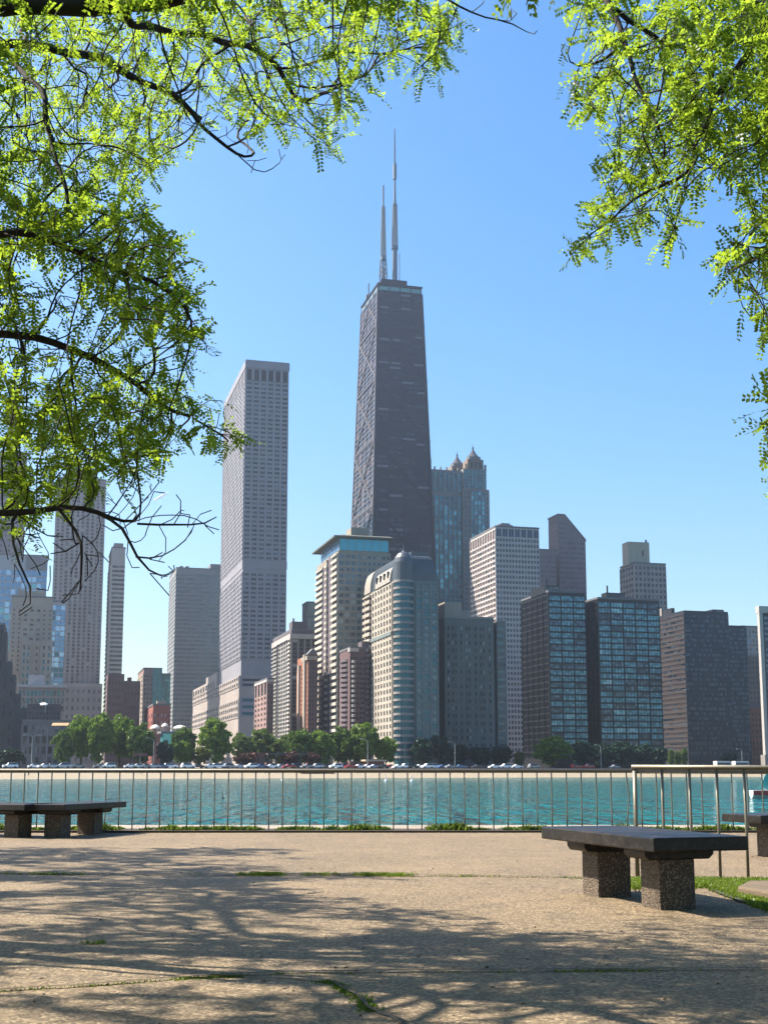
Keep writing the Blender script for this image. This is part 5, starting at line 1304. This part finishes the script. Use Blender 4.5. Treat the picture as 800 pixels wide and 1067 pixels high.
# ---- left tree
trunk0 = [(-7.4, 9.5, -.1), (-7.35, 9.45, 1.2), (-7.2, 9.4, 2.4)]
LL = [
 dict(pts=trunk0, start=-1, **{'from': None}),
 dict(pts=[(-7.1, 9.3, 2.5), (-6.0, 8.9, 3.5), (-4.8, 8.4, 4.3)] + A3((-90, 30, 8), (-20, 4, 7.8), (40, 5, 7.7), (100, 4, 7.6), (160, -1, 7.5), (215, -8, 7.5), (300, -30, 7.6), (420, -60, 7.8)), start='near', **{'from': None}),
 dict(pts=A3((133, 4, 7.5), (129, 24, 7.6), (160, 28, 7.9), (210, 38, 8.2), (250, 48, 8.5), (282, 60, 8.8), (300, 85, 9), (312, 118, 9.1)), start='near', **{'from': None}),
 dict(pts=[(-4.8, 8.4, 4.2)] + A3((-40, 52, 8.6), (0, 47, 8.6), (50, 48, 8.7), (100, 60, 8.8), (125, 72, 8.9), (150, 86, 9), (180, 95, 9.1), (200, 119, 9.2), (226, 146, 9.3), (245, 163, 9.4), (262, 178, 9.4), (276, 181, 9.4)), start='near', **{'from': None}),
 dict(pts=A3((8, 52, 8.6), (28, 82, 8.4), (46, 93, 8.3), (48, 128, 8.2), (60, 168, 8.1), (70, 200, 8.0)), start='near', **{'from': None}),
 dict(pts=[(-5.2, 8.3, 3.4)] + A3((-40, 250, 6.6), (0, 244, 6.6), (35, 243, 6.7), (80, 262, 6.8), (120, 282, 6.9), (160, 290, 7), (195, 320, 7.1), (212, 345, 7.1)), start='near', **{'from': None}),
 dict(pts=[(-5.0, 8.2, 3.1)] + A3((-60, 340, 7.3), (0, 347, 7.3), (38, 351, 7.4), (75, 366, 7.5), (110, 378, 7.6), (145, 402, 7.7), (180, 428, 7.8), (215, 445, 7.9), (250, 460, 8)), start='near', **{'from': None}),
 dict(pts=[(-7.15, 9.2, 2.0), (-5.5, 8.4, 2.3)] + A3((-80, 540, 7.0), (0, 535, 7.0), (45, 531, 7.0), (85, 527, 7.1), (115, 538, 7.1), (145, 545, 7.2), (180, 546, 7.2), (214, 551, 7.3)), start='near', **{'from': None}),
 dict(pts=A3((75, 528, 7.0), (86, 556, 7.0), (88, 578, 6.9), (80, 600, 6.9), (70, 622, 6.9)), start='near', **{'from': None}),
 dict(pts=A3((12, 534, 7.0), (12, 560, 6.8), (16, 590, 6.8), (34, 612, 6.8), (35, 636, 6.8)), start='near', **{'from': None}),
 dict(pts=A3((100, 532, 7.1), (128, 548, 7.0), (140, 578, 6.9), (158, 600, 6.9), (176, 613, 6.9)), start='near', **{'from': None}),
 dict(pts=A3((300, -30, 7.6), (420, -20, 7.6), (478, 6, 7.7), (504, 16, 7.7), (533, 22, 7.8), (552, 36, 7.8)), start='near', **{'from': None}),
]
PL1 = [(0, -5), (470, -5), (476, 40), (440, 92), (420, 70), (395, 78), (365, 100), (352, 148), (335, 160), (290, 112), (270, 140), (230, 110), (200, 112), (196, 150), (165, 175), (140, 200), (60, 205), (0, 195)]
PL2 = [(0, 195), (60, 215), (150, 215), (178, 255), (214, 330), (205, 372), (165, 350), (120, 315), (70, 262), (30, 250), (0, 262)]
PL3 = [(0, 262), (30, 290), (60, 300), (110, 335), (160, 370), (185, 390), (230, 430), (262, 458), (245, 472), (200, 455), (165, 478), (130, 500), (90, 495), (60, 525), (0, 535)]
PL4 = [(0, 535), (30, 540), (22, 590), (0, 600)]
BARE = [(60, 510), (140, 505), (215, 535), (218, 560), (170, 560), (180, 612), (120, 590), (100, 615), (60, 625), (40, 600), (20, 640), (5, 600), (20, 545)]
BTW = [(150, 100), (280, 175), (300, 150), (180, 90), (60, 120), (40, 200), (80, 215), (180, 190)]
DG = [(130, 40), (90, 120)]
att = [sample(PL1, 2600, 7.2, 11.5), sample(PL2, 1700, 6.0, 8.2), sample(PL3, 2000, 6.4, 9.2), sample(PL4, 90, 6.6, 7.2)]
bare = [sample(BARE, 600, 6.6, 7.4, thr=-.2), sample([(200, 110), (290, 120), (280, 182), (255, 182)], 40, 9, 9.8), sample([(480, -10), (560, 15), (556, 40), (520, 30)], 22, 7.6, 7.9, thr=-1)]
# the part of the crown outside the frame that shades the pavement
q = rng.uniform((-11.5, 4.2, 4.0), (0.0, 14.5, 6.1), (26000, 3))
pj = projN(q); inside = (pj[:, 0] > -12) & (pj[:, 0] < 812) & (pj[:, 1] > -12) & (pj[:, 1] < 1100)
q = q[~inside & (q[:, 2] > 3.2 + .25 * np.abs(q[:, 0] + 4))]
q = np.array([v for v in q if noise.noise(Vector(v) * .62) > -.05]); q = np.array([v for v in q if noise.noise(Vector(v) * .95 + Vector((5, 0, 0))) > .0])[:4200]
att.append(q)
q = rng.uniform((-11.5, 14.3, 4.6), (-6.2, 18.6, 6.4), (3000, 3)); pj = projN(q); q = q[pj[:, 0] < -12]; q = np.array([v for v in q if noise.noise(Vector(v) * .8) > -.05])[:900]; att.append(q)
q = rng.uniform((-9, -5, 4.2), (7, 6.4, 7.6), (9000, 3)); pj = projN(q); inside = (pj[:, 0] > -12) & (pj[:, 0] < 812) & (pj[:, 1] > -12) & (pj[:, 1] < 1100)  # unseen leaf mass over and behind the camera, added to block sky light
q = q[~inside | (q[:, 1] < .5)][:3200]; att.append(q)
AT = np.concatenate(att); BA = np.concatenate(bare)
allA = np.concatenate([AT, BA]); isb = np.concatenate([np.zeros(len(AT), bool), np.ones(len(BA), bool)])
def nearest_bare(P_, A, isb):
    out = np.zeros(len(P_), bool)
    for s_ in range(0, len(P_), 500):
        D = np.linalg.norm(P_[s_:s_ + 500, None, :] - A[None], axis=2); out[s_:s_ + 500] = isb[D.argmin(1)]
    return out
M_LOC = leaf_mat('locust_leaflets', (.012, .05, .008), (.12, .20, .018), 1, .57, (.48, .70, .05))
M_LOCT = plain('locust_bark', (.03, .024, .02), .9)
def clear_mask(P_, polys, tol=14):
    pj = projN(P_); pj = np.nan_to_num(pj, nan=-9999)
    out = (P_[:, 1] < .6) | (pj[:, 0] < -10) | (pj[:, 0] > 810) | (pj[:, 1] < -10) | (pj[:, 1] > 1080)
    for dx, dy in ((0, 0), (tol, 0), (-tol, 0), (0, tol), (0, -tol)):
        for pl in polys: out |= in_poly(pj + np.array([dx, dy]), pl)
    return out
def prune(P_, par, ok):
    """drop twigs that strayed out of the crown"""
    n = len(P_); good = np.ones(n, bool)
    for i in range(n):
        if par[i] >= 0 and (not good[par[i]] or (not ok[i])): good[i] = False
    idx = -np.ones(n, int); idx[good] = np.arange(good.sum())
    return P_[good], np.array([idx[p] if p >= 0 else -1 for p in par[good]])
def locust(label, limbs, A, isb, polys, prob, size=1.0, nlimb=None):
    P_, par = colonize(limbs, A, isb)
    nl_ = sum(1 for _ in ())
    cnt_l = 0
    ok = clear_mask(P_, polys)
    # hand-laid limbs always stay
    k = LIMBN(limbs); ok[:k] = True
    P_, par = prune(P_, par, ok)
    V, Q, rad, kids = tree_mesh(P_, par)
    base = P_[0].copy(); base[2] = 0
    t = thing('honey_locust_tree', label, 'tree', tuple(base))
    link('trunk', raw_mesh('trunk', V - base, Q, M_LOCT, True), t)
    kb = ~nearest_bare(P_, A, isb)
    pj = np.nan_to_num(projN(P_), nan=-9999); dense = (pj[:, 0] < -5) | (pj[:, 1] < -5) | (pj[:, 0] > 805) | (P_[:, 1] < .5)
    dense = np.where(dense, 5, 1) ; thick = in_poly(pj, PL2) | ((pj[:, 1] > 400) & (pj[:, 0] < 200) & (pj[:, 1] < 520)) | ((pj[:, 0] > 690) & (pj[:, 1] < 140)); dense = np.where((dense == 1) & thick, 2, dense)
    V, Q, n = leaves(P_, par, rad, kids, kb, prob, size=size, dense=dense); open('/tmp/tree.log','a').write('%d %d\n' % (len(P_), n))
    link('crown', raw_mesh('crown', V - base, Q, M_LOC), t)
def LIMBN(limbs, step=.085):
    c = 0
    for L_ in limbs:
        pts = L_['pts']
        for k in range(len(pts) - 1): c += max(1, int(np.linalg.norm(np.array(pts[k + 1]) - np.array(pts[k])) / step))
    return c
locust('leafy tree arching over the top left, with bare twigs below its lowest limb', LL, allA, isb, [PL1, PL2, PL3, PL4, BARE, [(200, 110), (290, 120), (282, 184), (255, 184)], [(480, -10), (560, 15), (556, 40), (520, 30)]], .35, 1.12)
# ---- right tree
RL = [
 dict(pts=[(6.3, 9.5, -.1), (6.25, 9.4, 1.3), (6.1, 9.3, 2.6)], start=-1, **{'from': None}),
 dict(pts=[(5.9, 9.2, 3.0), (5.1, 8.9, 4.1)] + A3((860, -60, 8.6), (760, -50, 8.3), (680, -30, 8.0), (625, -2, 7.8)), start='near', **{'from': None}),
 dict(pts=A3((628, 0, 7.8), (655, 25, 7.9), (690, 43, 8.0), (715, 48, 8.1), (745, 60, 8.2)), start='near', **{'from': None}),
 dict(pts=A3((646, 18, 7.8), (648, 42, 7.7), (660, 75, 7.6), (670, 105, 7.6), (685, 130, 7.5), (694, 148, 7.5)), start='near', **{'from': None}),
 dict(pts=[(5.6, 9, 3.7)] + A3((850, -20, 8.2), (800, 20, 8.0), (775, 60, 7.9), (755, 85, 7.8), (745, 110, 7.7), (728, 145, 7.6), (715, 180, 7.5), (690, 192, 7.4), (660, 208, 7.3), (640, 228, 7.2), (600, 255, 7.2)), start='near', **{'from': None}),
 dict(pts=A3((728, 145, 7.6), (722, 175, 7.5), (710, 205, 7.4), (702, 240, 7.4)), start='near', **{'from': None}),
 dict(pts=[(5.6, 9, 3.4)] + A3((880, 190, 7.6), (830, 240, 7.4), (795, 265, 7.3), (760, 285, 7.2)), start='near', **{'from': None}),
 dict(pts=[(5.9, 9.1, 2.7)] + A3((860, 410, 7.8), (815, 432, 7.6), (790, 440, 7.5)), start='near', **{'from': None}),
 dict(pts=A3((645, 40, 7.7), (640, 55, 7.7), (615, 68, 7.6), (600, 70, 7.6), (590, 66, 7.6), (585, 57, 7.6)), start='near', **{'from': None}),
]
PR1 = [(580, -5), (625, -5), (640, 10), (800, -5), (812, 60), (812, 150), (780, 200), (766, 215), (757, 205), (765, 185), (740, 178), (730, 150), (718, 170), (700, 200), (716, 220), (708, 258), (690, 262), (688, 218), (672, 208), (655, 215), (640, 240), (600, 268), (586, 268), (588, 256), (625, 225), (640, 212), (612, 200), (610, 186), (645, 190), (640, 170), (630, 150), (650, 130), (632, 100), (612, 128), (602, 118), (598, 75), (625, 35), (600, 20), (582, 22)]
PR2 = [(742, 285), (752, 262), (775, 235), (780, 205), (812, 185), (812, 350), (790, 340), (782, 318), (778, 305)]
PR3 = [(782, 432), (812, 418), (812, 470), (792, 462)]
att = [sample(PR1, 2700, 6.8, 9.0), sample(PR2, 520, 6.6, 7.8), sample(PR3, 150, 7.2, 7.9)]
q = rng.uniform((2.6, 5, 3.4), (9.5, 13, 8), (3500, 3)); pj = projN(q); inside = (pj[:, 0] > -12) & (pj[:, 0] < 812) & (pj[:, 1] > -12); q = q[~inside]
q = np.array([v for v in q if noise.noise(Vector(v) * .6) > .0])[:900]; att.append(q)
BR_ = sample([(584, 52), (604, 62), (604, 74), (586, 70)], 8, 7.5, 7.7, thr=-1)
AT = np.concatenate(att); allA = np.concatenate([AT, BR_]); isb = np.concatenate([np.zeros(len(AT), bool), np.ones(len(BR_), bool)])
locust('leafy tree reaching in from the top right corner and right edge', RL, allA, isb, [PR1, PR2, PR3, [(582, 50), (612, 60), (612, 76), (584, 74)]], .38, 1.2)

# contrail
p0 = atY(160, 522, 9000); p1 = atY(176, 513, 9000)
g = MB(); g.tube([p0, p0.lerp(p1, .5), p1], [6, 14, 4], 8); mt, nt_, bb = newmat('contrail_ice'); bb.inputs['Base Color'].default_value = (.9, .9, .9, 1); bb.inputs['Alpha'].default_value = .5
o = g.build('contrail', mt); tag(o, 'short white contrail streak in the pale sky above the grey slab tower', 'contrail')
